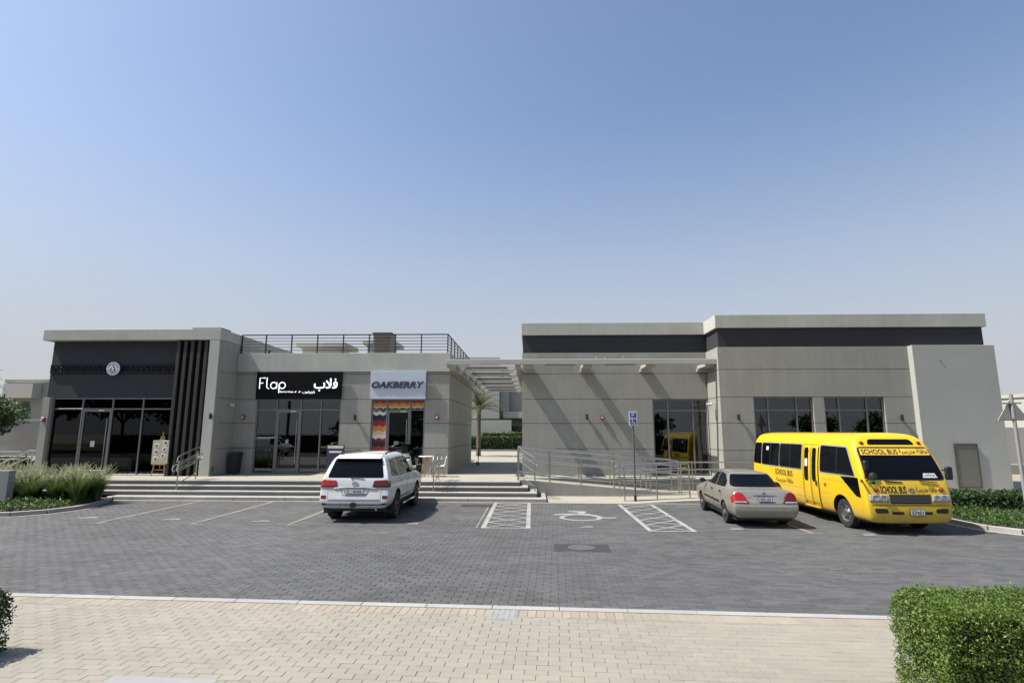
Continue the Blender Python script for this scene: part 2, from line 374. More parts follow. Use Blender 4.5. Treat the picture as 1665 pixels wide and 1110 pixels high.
# painted markings
mk = MB()
def quad(m, pts, z=.0075): m.add([(x, y, z) for x, y in pts], [list(range(len(pts)))])
def stripe(m, a, b, w_, z=.0075):
    a = Vector((*a, 0)); b = Vector((*b, 0)); d = (b-a).normalized(); n_ = Vector((-d.y, d.x, 0))*w_/2
    quad(m, [(p.x, p.y) for p in (a-n_, b-n_, b+n_, a+n_)], z)
def hatch(x0, x1, y0, y1, label):
    m = MB(); stripe(m, (x0+.06, y0), (x0+.06, y1), .13); stripe(m, (x1-.06, y0), (x1-.06, y1), .13)
    stripe(m, (x0+.125, y0+.05), (x1-.125, y0+.05), .1); stripe(m, (x0+.125, y1-.05), (x1-.125, y1-.05), .1)
    n_ = 6; hgt = (y1-y0-.3)/n_
    for k in range(n_):
        a, b = y0+.15+k*hgt, y0+.15+(k+1)*hgt
        stripe(m, (x0+.12, a), (x1-.12, b), .075, .0079); stripe(m, (x0+.12, b), (x1-.12, a), .075, .0083)
    m.build('hatched_marking', M['wline'], road); 
hatch(-1.40, -.06, 15.56, 20.98, ''); hatch(3.06, 4.33, 15.26, 20.72, '')
for x, y0, y1 in ((-12.4, 15.9, 20.9), (-9.62, 15.9, 20.95), (-6.85, 15.85, 20.95), (-1.53, 15.6, 20.5), (7.25, 15.2, 20.4), (12.0, 17.5, 20.6)):
    m = MB(); stripe(m, (x, y0), (x, y1), .15 if x != -1.53 else .05)
    if x != -1.53: stripe(m, (x-.3, y0-.05), (x+.3, y0-.05), .09, .0079)
    m.build('bay_line', M['yline'], road)
sym = MB(); N = 28
def ribbon(m, pts, w_, z=.008):
    L_ = []; R_ = []
    for i, p in enumerate(pts):
        a = Vector(pts[max(i-1, 0)]); b = Vector(pts[min(i+1, len(pts)-1)]); d = (b-a).normalized(); n_ = Vector((-d.y, d.x)); ww = w_[i] if isinstance(w_, list) else w_
        p = Vector(p); L_.append(p+n_*ww/2); R_.append(p-n_*ww/2)
    for i in range(len(pts)-1): quad(m, [R_[i], R_[i+1], L_[i+1], L_[i]], z)
ring = [(1.47+.58*math.cos(2*math.pi*k/N), 17.55+.56*math.sin(2*math.pi*k/N)) for k in range(N+1)]
ribbon(sym, ring, .15)
ribbon(sym, [(.66, 18.02), (.9, 18.2), (1.2, 18.28), (1.7, 18.25), (1.95, 17.9), (2.15, 17.5), (2.55, 17.55)], [.16, .24, .28, .26, .22, .22, .16], .0084)
quad(sym, [(1.15, 18.95), (1.2, 18.72), (1.5, 18.6), (1.42, 18.3), (1.62, 18.28), (1.72, 18.62), (1.78, 18.85), (1.5, 18.95)], .0088)
sym.build('wheelchair_symbol', M['wline'], road)
for x, y, w_ in ((-13.4, 16.8, .55), (-10.7, 16.6, .5), (-7.9, 16.4, .45), (-3.4, 16.2, .3), (1.5, 15.85, .36), (5.5, 15.7, .4), (8.6, 15.0, .35), (6.1, 16.0, .5)):
    m = MB(); stripe(m, (x-w_/2, y-.03), (x+w_/2, y+.04), .10); stripe(m, (x-w_*.2, y+.16), (x+w_*.4, y+.12), .06); m.build('bay_number', M['wline'], road)
# cream gutter and kerb along the steps
gut = struct(MB().box(-60, 60, 20.95, 21.22, -.03, .005).build('gutter', M['cream']))
for k in range(34):
    MB().box(-16.2+k*.5+.003, -15.7+k*.5-.003, 20.93, 21.10, -.02, .0085).build('gutter_brick', M['peach'], gut, bevel=.003) if -16.2+k*.5 < 6 else None
stp = struct(MB().box(-23.4, -.45, 23.3, 37.2, -.05, .602).build('podium', M['concrete']))
ky = 21.1
for k in range(17):
    a = -16.2+k*.985; MB().box(a+.004, min(a+.981, .52), ky, ky+.16, -.05, .13).build('kerb_stone', M['kerb'], stp, bevel=.008)
MB().box(.36, .52, ky+.165, 23.2, -.05, .13).build('kerb_stone', M['kerb'], stp, bevel=.008)
MB().box(-16.2, .355, ky+.163, 21.75, -.05, .126).build('step_base', M['tread'], stp)
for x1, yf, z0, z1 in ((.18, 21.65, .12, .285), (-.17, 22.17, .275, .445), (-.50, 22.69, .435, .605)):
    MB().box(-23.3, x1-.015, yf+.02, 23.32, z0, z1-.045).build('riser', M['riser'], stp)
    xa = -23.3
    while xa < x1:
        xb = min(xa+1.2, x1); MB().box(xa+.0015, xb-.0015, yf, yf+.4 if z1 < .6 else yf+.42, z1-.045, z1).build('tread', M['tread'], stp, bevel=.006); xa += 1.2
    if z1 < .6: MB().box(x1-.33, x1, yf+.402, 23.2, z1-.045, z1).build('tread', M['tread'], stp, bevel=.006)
# paving slabs of the podium
rowy = 23.112; k = 0
while rowy < 26.2:
    y1 = min(rowy+.6, 26.28); xa = -23.3+(.3 if k % 2 else 0)
    slab = MB()
    while xa < -.5:
        xb = min(xa+.6, -.5); slab.box(xa+.002, xb-.002, rowy+.002, y1-.002, .55, .6105+random.uniform(-.0008, .0008)); xa += .6
    tag(slab.build('podium_slabs', M['cream'], stp), kind='stuff'); rowy = y1; k += 1
MB().box(-3.9, -.5, 26.282, 37.2, .55, .609).build('passage_floor', M['concrete'], stp)
# plaza, road and verge behind
struct(MB().box(-80, 80, 37.25, 52, -.04, .54).build('rear_plaza', M['cream']))
struct(MB().box(-200, 200, 52.05, 62, -.04, .42).build('rear_road', M['cream']))
struct(MB().box(-200, 200, 62.05, 62.35, -.04, .6).build('rear_kerb', M['kerb']))
struct(MB().box(-200, 200, 62.4, 100, -.04, .5).build('rear_verge', M['lawn']))
# right pavement: flush at the accessible bay, rising to a kerb
sw = struct(MB().add([(.53,21.23,.006),(3.9,21.23,.006),(6.2,21.23,.12),(40,21.23,.12),(40,30,.12),(6.2,30,.12),(3.9,24.55,.006),(.53,24.55,.006)],
      [[0,1,6,7],[1,2,5,6],[2,3,4,5]]).build('sidewalk', M['cream']))
for k in range(22):
    a, b = 3.9+k, 4.9+k; za, zb = [min(.12, max(.008, (q-3.9)/2.3*.112+.008)) for q in (a, b)]
    MB().add([(a+.004,21.06,-.05),(b-.004,21.06,-.05),(b-.004,21.225,-.05),(a+.004,21.225,-.05),(a+.004,21.06,za+.01),(b-.004,21.06,zb+.01),(b-.004,21.225,zb+.01),(a+.004,21.225,za+.01)],
        [[0,3,2,1],[4,5,6,7],[0,1,5,4],[1,2,6,5],[2,3,7,6],[3,0,4,7]]).build('kerb_stone', M['kerb'], sw, bevel=.006)
cover('square access cover outlined in the pale walkway by the ramp', 1.35, 2.3, 13.05, 13.65, .016, M['cream'], 'plain')
# planting beds
def bed(name, poly, kz):
    n_ = len(poly)
    b = struct(MB().prism(poly, 'z', -.04, kz-.03).build(name, M['soil']))
    return b
KL = [(-16.05, 21.08), (-15.6, 20.4), (-15.25, 19.3), (-15.15, 18.4), (-15.4, 17.6), (-16.0, 17.0), (-17.0, 16.75), (-19, 16.7), (-22, 16.7), (-30, 16.7)]
KR = [(12.25, 21.04), (12.2, 19.5), (12.15, 18), (12.1, 16.6), (12.2, 15.8), (12.6, 15.25), (13.4, 14.95), (15, 14.85), (18, 14.85), (30, 14.85)]
bedL = bed('planting_bed', KL+[(-30, 21.08)], .13); bedR = bed('planting_bed', KR+[(30, 21.04)], .13)
for b, K, sgn in ((bedL, KL, -1), (bedR, KR, 1)):
    pts = []
    for i in range(len(K)-1):
        a, c = Vector(K[i]), Vector(K[i+1]); n_ = max(1, int((c-a).length/.8))
        pts += [a.lerp(c, t/n_) for t in range(n_)]
    for i in range(len(pts)-1):
        a, c = pts[i], pts[i+1]; d = (c-a).normalized(); nn = Vector((-d.y, d.x))*(.075*sgn); a = a+d*.003; c = c-d*.003
        q = [a-nn, c-nn, c+nn, a+nn]
        MB().prism([(p.x, p.y) for p in q], 'z', -.04, .13).build('kerb_stone', M['kerb'], b, bevel=.008)
    g = MB(); ribbon(g, [(p.x-sgn*.13, p.y-.05) for p in pts[2:]], .22, .0055); g.build('gutter_strip', M['cream'], b)
# ------------------------------------------------------------------ text helper
def text_mesh(s, bold=0., shear=0., depth=0., spacing=1.):
    c = bpy.data.curves.new('txt', 'FONT'); c.body = s; c.offset = bold; c.shear = shear; c.extrude = depth; c.space_character = spacing
    c.resolution_u = 3
    o = bpy.data.objects.new('txt', c); C.objects.link(o); bpy.context.view_layer.update()
    me = bpy.data.meshes.new_from_object(o.evaluated_get(bpy.context.evaluated_depsgraph_get()))
    bpy.data.objects.remove(o); bpy.data.curves.remove(c); me.materials.clear(); return me
def fit(me, x0, x1, y0, y1):
    co = np.array([v.co[:] for v in me.vertices]); lo, hi = co.min(0), co.max(0)
    co[:,0] = x0+(co[:,0]-lo[0])/(hi[0]-lo[0])*(x1-x0); co[:,1] = y0+(co[:,1]-lo[1])/(hi[1]-lo[1])*(y1-y0); return co
def wall_text(name, s, mt, parent, x0, x1, z0, z1, Y, thick=.03, **k):
    """letters standing on a plane that faces the camera side (-Y)"""
    me = text_mesh(s, depth=.5, **k); co = fit(me, x0, x1, z0, z1)
    me.vertices.foreach_set('co', np.stack([co[:,0], Y-thick/2-np.sign(co[:,2])*thick/2, co[:,1]], 1).ravel()); me.update()
    return link(name, me, mt, parent, True)
AR_FLAP = '\ufe8f\ufefc\ufed3'
AR_BARBER = '\ufe8f\ufeee\ufeb7\ufeae\ufe91\ufead\ufe8e\ufe91'
AR_BUS = '\ufe94\ufee0\ufed3\ufe8e\ufea3'; AR_SCHOOL = '\ufe94\ufef4\ufeb3\ufead\ufeaa\ufee3'
# ------------------------------------------------------------------ buildings
JZ = [.605, 1.80, 2.97, 4.10, 5.31]
YA, YB = 24.6, 26.3
def panels(parent, Y, X0, X1, zs, openings, mt, depth=.22, gap=.012):
    core = MB()
    for a, b in zip(zs[:-1], zs[1:]):
        xs = [X0]
        for o in sorted(openings):
            if o[2] < b-.01 and o[3] > a+.01: xs += [o[0], o[1]]
        xs.append(X1)
        for i in range(0, len(xs), 2):
            if xs[i+1]-xs[i] > .02:
                bx('wall_panel', mt, parent, xs[i], xs[i+1], Y, Y+depth, a+(gap if a != zs[0] else 0), b-gap, bevel=.004)
                core.box(xs[i]+.01, xs[i+1]-.01, Y+.03, Y+depth-.01, a-(gap if a != zs[0] else 0), b+.001)
    core.build('wall_core', M['groove'], parent, True)
def glazing(parent, Y, xs, z0, z1, tz, door=None, handle='r', fm='frame', fw_=.06, gm='glass'):
    """curtain wall bay: mullions at xs, transom at tz; door = index of the bay that holds the door"""
    f = M[fm]; n_ = len(xs)-1
    for x in xs: bx('mullion', f, parent, x-fw_/2, x+fw_/2, Y-.05, Y+.08, z0, z1, bevel=.004)
    for i in range(n_):
        a, b = xs[i]+fw_/2, xs[i+1]-fw_/2
        for z in (z0+.03, tz, z1-.03): bx('transom', f, parent, a, b, Y-.045, Y+.075, z-.028, z+.028, bevel=.003)
        p = bx('window_pane', M[gm], parent, a, b, Y+.01, Y+.022, tz+.03, z1-.06)
        if i == door:
            d = MB()
            for q in (a+.0, b-.09): d.box(q+.003, q+.087, Y-.03, Y+.05, z0+.062, tz-.032)
            d.box(a+.09, b-.09, Y-.03, Y+.05, z0+.062, z0+.22); d.box(a+.09, b-.09, Y-.03, Y+.05, tz-.13, tz-.032)
            dr = d.build('door', f, parent, True, bevel=.004)
            bx('door_pane', M[gm], dr, a+.09, b-.09, Y+.01, Y+.022, z0+.22, tz-.13)
            hx = b-.13 if handle == 'r' else a+.13
            h_ = MB().tube([(hx, Y-.09, z0+.5), (hx, Y-.09, tz-.45)], .017, 8)
            for z in (z0+.62, tz-.57): h_.tube([(hx, Y-.09, z), (hx, Y-.02, z)], .01, 6)
            h_.build('handle', M['steel'], dr, True, smooth=True)
            bx('door_closer', M['white'], dr, (a+b)/2+.1, (a+b)/2+.35, Y-.07, Y-.031, tz-.1, tz-.045)
        else: bx('window_pane', M[gm], parent, a, b, Y+.01, Y+.022, z0+.06, tz-.03)
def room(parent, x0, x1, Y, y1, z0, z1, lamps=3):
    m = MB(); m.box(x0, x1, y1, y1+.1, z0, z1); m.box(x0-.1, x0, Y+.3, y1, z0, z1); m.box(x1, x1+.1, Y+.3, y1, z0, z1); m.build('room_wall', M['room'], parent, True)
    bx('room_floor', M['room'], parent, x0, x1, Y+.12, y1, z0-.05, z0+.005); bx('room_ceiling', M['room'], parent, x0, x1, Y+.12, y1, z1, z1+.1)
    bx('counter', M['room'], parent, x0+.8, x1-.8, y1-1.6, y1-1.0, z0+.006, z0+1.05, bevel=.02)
# ---- left block with dark front
A = thing('shop_building', 'low grey stucco shop block with dark upper front and railed roof terrace', 'building', (-14, 30, 0))
bx('fascia', M['stucco2'], A, -22.81, -14.34, YA, 36.5, 6.75, 7.25, bevel=.01)
bx('roof_hatch', M['groove'], A, -15.9, -14.5, 24.9, 25.7, 7.252, 7.36)
DY = 25.0
bx('dark_upper_wall', M['dark'], A, -22.58, -16.5, DY, DY+.25, 4.11, 6.748)
bnd = bx('ornament_band', M['band'], A, -22.57, -16.52, DY-.05, DY-.001, 5.24, 5.66, bevel=.005)
orn = MB()
for k in range(46):
    x = -22.5+k*.128
    if -20.05 < x < -18.95: continue
    a = random.choice([-1, 1]); orn.bar((x, DY-.058, 5.45-a*.11), (x+.11, DY-.058, 5.45+a*.11), .012, .02, (0, 1, 0))
    if k % 2: orn.tube([(x+.06+.055*math.cos(t*math.pi/5), DY-.056, 5.45+.09*math.sin(t*math.pi/5)) for t in range(10)], .008, 4, True)
for z in (5.29, 5.61): orn.box(-22.55, -16.54, DY-.06, DY-.05, z-.012, z+.012)
orn.build('ornament', mat('ornament_grey', (.035, .035, .035), .5), bnd, True)
bx('pier', M['stucco'], A, -22.62, -22.28, DY-.16, DY+.3, .605, 4.105, bevel=.006)
glazing(A, DY+.06, [-22.24, -20.83, -19.40, -17.96, -16.58], .61, 4.10, 3.59, door=1, gm='glassk')
bx('wall', M['stucco'], A, -16.52, -14.9, DY+.05, DY+.28, .605, 6.748)
for k in range(5):
    x = -16.40+k*.325; MB().box(x, x+.15, YA+.06, DY+.02, .612, 6.745).build('slat', M['slat'], A, True, bevel=.006)
bx('slat_backing', M['black'], A, -16.5, -14.85, DY+.02, DY+.045, .612, 6.745)
zsA = [.605, 1.80, 2.97, 4.10, 5.31, 6.74]
bx('pier', M['stucco2'], A, -14.83, -14.36, YA+.002, YA+.3, .605, 6.735, bevel=.006)
for a, b in zip(zsA[:-1], zsA[1:]): bx('wall_panel', M['stucco'], A, -14.6, -14.34, YA+.01, YB+.1, a+.012, b-.012, bevel=.004)
bx('wall_core', M['groove'], A, -14.56, -14.365, YA+.3, YB+.08, .605, 6.74)
bx('side_wall', M['stucco'], A, -22.60, -22.35, DY+.31, 36.4, 0, 6.745); bx('rear_wall', M['stucco'], A, -22.3, -14.4, 36.1, 36.35, 0, 6.745); bx('inner_wall', M['stucco'], A, -14.62, -14.36, YB+.3, 36, 5.4, 6.74)
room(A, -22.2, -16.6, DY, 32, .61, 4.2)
for k in range(6):
    x = -21.5+k*.85; lp = MB().tube([(x, 27.6, 4.2), (x, 27.6, 3.3)], .006, 5).build('pendant_lamp', M['black'], A, True)
    MB().lathe([(.02, .12), (.10, 0), (.09, -.01), (0, .0)], (x, 27.6, 3.2), n=12).build('lamp_shade', M['roomw'], lp, True)
# lettering wall B
wins = [(-13.29, -9.16, .6, 4.1), (-7.68, -5.10, .6, 4.1)]
panels(A, YB, -14.33, -3.95, JZ+[5.42], wins, M['stucco'])
bx('parapet', M['stucco2'], A, -14.33, -3.93, YB-.06, YB+.25, 5.425, 6.33, bevel=.008)
bx('parapet', M['stucco2'], A, -4.18, -3.93, YB+.252, 36.5, 5.425, 6.33, bevel=.008)
glazing(A, YB+.1, [-13.26, -12.28, -11.10, -10.13, -9.19], .61, 4.10, 3.60, door=1)
glazing(A, YB+.1, [-7.64, -6.93, -5.80, -5.14], .61, 4.10, 3.60, door=1)
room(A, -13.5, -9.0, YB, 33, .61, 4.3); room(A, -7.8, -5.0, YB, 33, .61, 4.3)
for a, b in zip((JZ+[5.42])[:-1], (JZ+[5.42])[1:]): bx('wall_panel', M['stucco'], A, -4.17, -3.95, YB+.222, 36.3, a+(.012 if a > .7 else 0), b-.012, bevel=.004)
bx('wall_core', M['groove'], A, -4.15, -3.97, YB+.25, 36.2, .605, 5.42)
bx('roof', M['concrete'], A, -14.3, -4.2, YB+.26, 36.4, 5.5, 5.7); bx('rear_wall', M['stucco'], A, -14.3, -4.2, 36.15, 36.4, 0, 5.49)
# zigzag window film in the third shop
zz = thing('window_film', 'zigzag red orange and cream film on the glass around the third shop door', 'window film', (-6.4, YB, .6))
cols = [mat('film%d' % i, c, .6, .05) for i, c in enumerate([(.26, .035, .02), (.50, .20, .04), (.55, .45, .25), (.012, .008, .02), (.22, .012, .02), (.62, .60, .55)])]
def zig(x0, x1, zt, zb, col, amp, n_, k, Ys):
    P = [(x0+(x1-x0)*i/(2*n_), (zt-(amp if i % 2 else 0))) for i in range(2*n_+1)]
    Q = [(x0+(x1-x0)*i/(2*n_), (zb-(amp if i % 2 else 0))) for i in range(2*n_+1)]
    m = MB()
    for i in range(2*n_): m.add([(P[i][0], Ys, P[i][1]), (P[i+1][0], Ys, P[i+1][1]), (Q[i+1][0], Ys, Q[i+1][1]), (Q[i][0], Ys, Q[i][1])], [[3,2,1,0]])
    m.build('film_band', cols[col], zz, True)
FY = YB+.104
for x0, x1, n_ in ((-7.605, -6.965, 2), (-6.895, -5.835, 3), (-5.765, -5.175, 2)):
    m = MB().add([(x0, FY, 4.04), (x1, FY, 4.04), (x1, FY, 3.86), (x0, FY, 3.86)], [[3,2,1,0]]); m.build('film_band', cols[0], zz, True)
    zig(x0, x1, 3.97, 3.80, 1, .08, n_, 0, FY-.002); zig(x0, x1, 3.80, 3.71, 2, .06, n_, 0, FY-.004)
zt = 3.56
for i, (c_, h_) in enumerate([(5, .14), (3, .26), (4, .26), (1, .24), (2, .17), (5, .17), (4, .13), (3, .25), (0, .25), (4, .2), (3, .3), (2, .4)]):
    zig(-7.605, -6.965, zt, zt-h_-.02, c_, .08, 2, 0, FY-.001-.0012*(12-i)); zt -= h_
# ---- right building
B = thing('retail_building', 'grey stucco retail block with dark band under the roof edge and two window bays', 'building', (9, 30, 0))
# recessed wall with window down to the floor
panels(B, YB, -.46, 8.22, JZ+[6.32], [(5.66, 8.20, .6, 4.10)], M['stucco'])
for z0, z1, d, m_ in ((6.32, 7.18, .08, 'dark'), (7.18, 7.77, -.04, 'stucco2')):
    bx('roof_band', M[m_], B, -.46-(.03 if d < 0 else -.03), 8.24+d, YB+d, YB+.6, z0, z1-.001, bevel=.006)
glazing(B, YB+.14, [5.70, 6.38, 7.54, 8.17], .61, 4.10, 3.57)
bx('side_wall', M['stucco'], B, -.45, -.2, YB+.23, 37, 0, 6.315)
bx('roof_band', M['dark'], B, -.42, -.2, YB+.61, 37, 6.32, 7.178); bx('roof_band', M['stucco2'], B, -.49, -.2, YB+.61, 37, 7.18, 7.768)
# forward block
panels(B, YA, 8.25, 16.5, [.12]+JZ[1:]+[6.32], [(9.68, 12.24, 1.2, 4.10), (12.71, 15.27, 1.2, 4.10)], M['stucco'])
for a, b in zip(([.12]+JZ[1:]+[6.32])[:-1], ([.12]+JZ[1:]+[6.32])[1:]): bx('wall_panel', M['stucco'], B, 8.25, 8.5, YA+.222, YB+.2, a+.012, b-.012, bevel=.004)
bx('wall_core', M['groove'], B, 8.28, 8.46, YA+.24, YB+.3, .12, 6.3)
bx('roof_band', M['dark'], B, 8.33, 19.85, YA+.08, YA+.7, 6.322, 7.178); bx('roof_band', M['stucco2'], B, 8.21, 19.99, YA-.03, YA+.7, 7.18, 7.768, bevel=.006)
bx('roof_band', M['dark'], B, 8.33, 8.6, YA+.701, YB+.3, 6.322, 7.178); bx('roof_band', M['stucco2'], B, 8.21, 8.6, YA+.701, YB+.3, 7.18, 7.767)
glazing(B, YA+.14, [9.72, 10.32, 11.54, 12.20], 1.2, 4.10, 3.53); glazing(B, YA+.14, [12.75, 13.36, 14.55, 15.23], 1.2, 4.10, 3.53)
wl = MB()
for x0, x1 in ((9.68, 12.24), (12.71, 15.27)): bx('window_sill', M['stucco2'], B, x0+.005, x1-.005, YA-.03, YA+.2, 1.13, 1.198)
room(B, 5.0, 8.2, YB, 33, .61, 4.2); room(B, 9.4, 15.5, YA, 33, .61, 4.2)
# plain end block
bx('end_block', mat('smooth_render', (.365, .37, .338), .9, .04, 1.0, .2, 45, stain=.07, grain=.03), B, 16.5, 19.97, YA-.3, 36.9, 0, 6.318, bevel=.008)
bx('roof', M['concrete'], B, -.2, 19.8, YB+.62, 36.9, 6.0, 6.3); bx('roof_band', M['dark'], B, 19.6, 19.84, YA+.71, 37, 6.33, 7.17); bx('roof_band', M['stucco2'], B, 19.5, 19.98, YA+.71, 37, 7.18, 7.765)
bx('rear_wall', M['stucco'], B, 0, 16.4, 36.7, 36.95, 0, 6)
rc = MB().box(17.28, 18.55, YA-.335, YA-.305, .22, 2.32)
pn = bx('service_panel', mat('olive_panel', (.155, .152, .122), .45, .05), B, 17.72, 18.66, YA-.35, YA-.302, .32, 2.10, bevel=.005)
fr2 = MB()
for a in ((17.70, 17.76, .30, 2.12), (18.62, 18.68, .30, 2.12), (17.76, 18.62, .30, .36), (17.76, 18.62, 2.06, 2.12)): fr2.box(a[0], a[1], YA-.37, YA-.351, a[2], a[3])
fr2.build('panel_frame', M['framed'], pn, True)
bx('sprinkler_spout', M['groove'], B, 17.6, 17.64, YA-.33, YA-.301, 5.62, 5.66)
# ---- pergola joining the two blocks
Pg = thing('pergola', 'pale metal pergola spanning the passage between the two blocks', 'pergola', (-2, 30, 0))
pm = mat('pergola_paint', (.40, .395, .36), .6, .05, 2, stain=.08)
bx('front_beam', pm, Pg, -3.93, 8.24, 24.78, 24.98, 5.58, 5.82, bevel=.012)
bx('edge_beam', pm, Pg, -3.92, -3.66, 24.982, 41.4, 5.48, 5.72, bevel=.01)
bx('edge_beam', pm, Pg, -.76, -.5, 24.982, 41.4, 5.48, 5.72, bevel=.01)
for y in (26.8, 29.5, 32.5, 35.5, 38.6, 41.2):
    bx('rafter', pm, Pg, -3.64, -.78, y-.11, y+.11, 5.52, 5.76, bevel=.01)
    bx('rafter_flange', M['groove'], Pg, -3.2, -1.2, y-.3, y-.18, 5.60, 5.66)
    for x in (-3.42, -1.0): bx('bracket', pm, Pg, x-.13, x+.13, y-.2, y-.112, 5.45, 5.6, bevel=.01)
for x in (-.14, 2.53, 5.36, 8.02):
    bx('strut', pm, Pg, x-.21, x+.21, 24.982, 26.28, 5.50, 5.66, bevel=.01)
    bx('bracket', M['stucco2'], Pg, x-.25, x+.25, 26.18, 26.295, 5.38, 5.498, bevel=.01)
for x in (1.2, 3.9): bx('light_strip', M['black'], Pg, x-.6, x+.75, 24.82, 24.9, 5.555, 5.578)
for x in (2.9, 3.3, 4.1): MB().tube([(x, 24.88, 5.82), (x, 24.88, 5.9), (x+.06, 24.88, 5.92)], .015, 6).build('bird_spike', pm, Pg, True)
# ---- roof terrace railing
rl = thing('roof_railing', 'black metal railing round the roof terrace above the shop signs', 'railing', (-9, YB, 6.3))
posts = [-14.28]+[-13.08+1.284*k for k in range(8)]; posts[-1] = -4.08
for x in posts:
    bx('post', M['black'], rl, x-.025, x+.025, YB+.07, YB+.12, 6.332, 7.27); bx('foot', M['black'], rl, x-.09, x+.09, YB+.03, YB+.16, 6.331, 6.352)
yy = YB+1.25
while yy < 36: bx('post', M['black'], rl, -4.105, -4.055, yy-.025, yy+.025, 6.332, 7.27); yy += 1.25
for z, h_ in ((7.26, .025), (7.10, .013), (6.95, .013), (6.80, .013), (6.65, .013), (6.50, .013)):
    bx('rail', M['black'], rl, -14.30, -4.055, YB+.095-h_, YB+.095+h_, z-h_, z+h_); bx('rail', M['black'], rl, -4.08-h_, -4.08+h_, YB+.097+h_, 36, z-h_, z+h_)
# rooftop volumes and plant
for nm, lb, x0, x1, Y, z0, z1, ov in (('roof_hut', 'larger flat capped roof room behind the terrace railing', -15.6, -13.1, 36.6, 5.7, 8.2, .55), ('roof_hut', 'smaller flat capped roof room next to the brown air vent', -11.4, -9.9, 37.5, 5.7, 8.5, .45)):
    t = thing(nm, lb, 'roof room', ((x0+x1)/2, Y, z0)); bx('wall', M['stucco2'], t, x0, x1, Y, Y+2.2, 0 if Y > 36.5 else z0, z1); bx('roof', M['stucco2'], t, x0-ov*.6, x1+ov, Y-.35, Y+2.6, z1, z1+.3, bevel=.02)
t = thing('roof_vent', 'brown louvred air vent tower rising above the terrace railing', 'vent', (-9.15, 33, 5.7))
bx('casing', mat('vent_brown', (.20, .17, .14), .7), t, -9.7, -8.6, 33, 34, 5.7, 8.5); 
for k in range(12): bx('louvre', M['bark'], t, -9.62, -8.68, 32.97, 33.0, 6.0+k*.2, 6.09+k*.2)
bx('cap', M['framed'], t, -9.75, -8.55, 32.95, 34.05, 8.502, 8.56)
t = thing('roof_lamp', 'round bulkhead lamp on the terrace side wall', 'lamp', (-14.3, 29.2, 6.6))
MB().lathe([(0, 0), (.17, 0), (.17, .06), (.12, .1), (0, .1)], (-14.36, 29.4, 6.75), 'x', 16).build('bezel', M['black'], t, True, smooth=True)
MB().lathe([(0, .1), (.11, .101), (.07, .15), (0, .155)], (-14.36, 29.4, 6.75), 'x', 14).build('lens', M['white'], t, True, smooth=True)
bx('terrace_wall', M['stucco2'], A, -14.36, -14.34, YB+.3, 33.0, 5.7, 6.748)
# ------------------------------------------------------------------ signs on the fronts
t = thing('shop_sign', 'round white sign with a black drop emblem on the dark front', 'sign', (-19.5, DY-.06, 5.45))
MB().lathe([(0, 0), (.31, 0), (.31, .05), (.30, .06), (0, .06)], (-19.5, DY-.12, 5.45), 'y', 40).build('disc', mat('sign_disc', (.86, .88, .90), .4, 0), t, True)
m = MB().tube([(-19.5+.10*math.cos(a), DY-.125, 5.40+.10*math.sin(a)) for a in np.linspace(2.2, 2*math.pi+.9, 20)]+[(-19.5, DY-.125, 5.62)], .02, 6); m.build('emblem', M['signblack'], t, True)
m = MB()
for k in range(26):
    a = 2*math.pi*k/26
    if abs(math.sin(a)) < .22: continue
    c_, s_ = math.cos(a), math.sin(a); m.bar((-19.5+.2*c_, DY-.123, 5.45+.2*s_), (-19.5+.27*c_, DY-.123, 5.45+.27*s_), random.uniform(.012, .03), .006, (0, 1, 0))
m.build('lettering', M['signblack'], t, True)
t = thing('shop_sign', 'black sign with glowing white Flap lettering in Latin and Arabic', 'sign', (-11.2, YB-.1, 4.1))
bx('panel', M['signblack'], t, -13.30, -9.12, YB-.12, YB-.065, 4.11, 5.42, bevel=.004)
SY = YB-.121
wall_text('lettering', 'F', M['signlit'], t, -13.17, -12.96, 4.63, 5.14, SY); 
def strokes(name, pts_list, w_, mt_):
    m = MB()
    for pts in pts_list: m.tube([(x, SY-.02, z) for x, z in pts], w_, 6)
    return m.build(name, mt_, t, True)
kids_ = [o for o in kids(t) if o.name.startswith('lettering')]
for o in kids_: bpy.data.objects.remove(o)
def arc(cx, cz, r, a0, a1, n_=14, sx=1): return [(cx+r*sx*math.cos(R(a0+(a1-a0)*i/n_)), cz+r*math.sin(R(a0+(a1-a0)*i/n_))) for i in range(n_+1)]
strokes('lettering', [[(-13.13, 4.60), (-13.13, 5.12), (-12.86, 5.12)], [(-13.13, 4.88), (-12.96, 4.88)], [(-12.78, 5.14), (-12.78, 4.70), (-12.72, 4.62), (-12.66, 4.61)],
   arc(-12.44, 4.76, .15, 0, 360), [(-12.29, 4.91), (-12.29, 4.61)], arc(-12.02, 4.76, .15, 0, 360), [(-12.17, 4.85), (-12.17, 4.40)]], .021, M['signlit'])
wall_text('lettering', AR_FLAP, M['signlit'], t, -10.47, -9.33, 4.48, 5.10, SY, bold=.012)
wall_text('lettering', 'Barbershop', M['signlit'], t, -12.12, -11.48, 4.40, 4.50, SY, .012)
wall_text('lettering', AR_BARBER, M['signlit'], t, -11.03, -10.42, 4.36, 4.52, SY, .012)
strokes('emblem', [[(x-.05, 4.43), (x+.05, 4.47)] for x in (-11.36, -11.16)]+[[(x-.02, 4.41), (x+.03, 4.50)] for x in (-11.36, -11.16)], .008, M['signlit'])
t = thing('shop_sign', 'pale blue white sign reading OAKBERRY over the third door', 'sign', (-6.4, YB-.1, 4.1))
bx('panel', M['signwhite'], t, -7.73, -5.06, YB-.16, YB-.065, 4.11, 5.42, bevel=.004)
wall_text('lettering', 'OAKBERRY', M['navy'], t, -7.66, -5.14, 4.62, 4.94, YB-.161, .04, bold=.03, shear=.25, spacing=1.05)
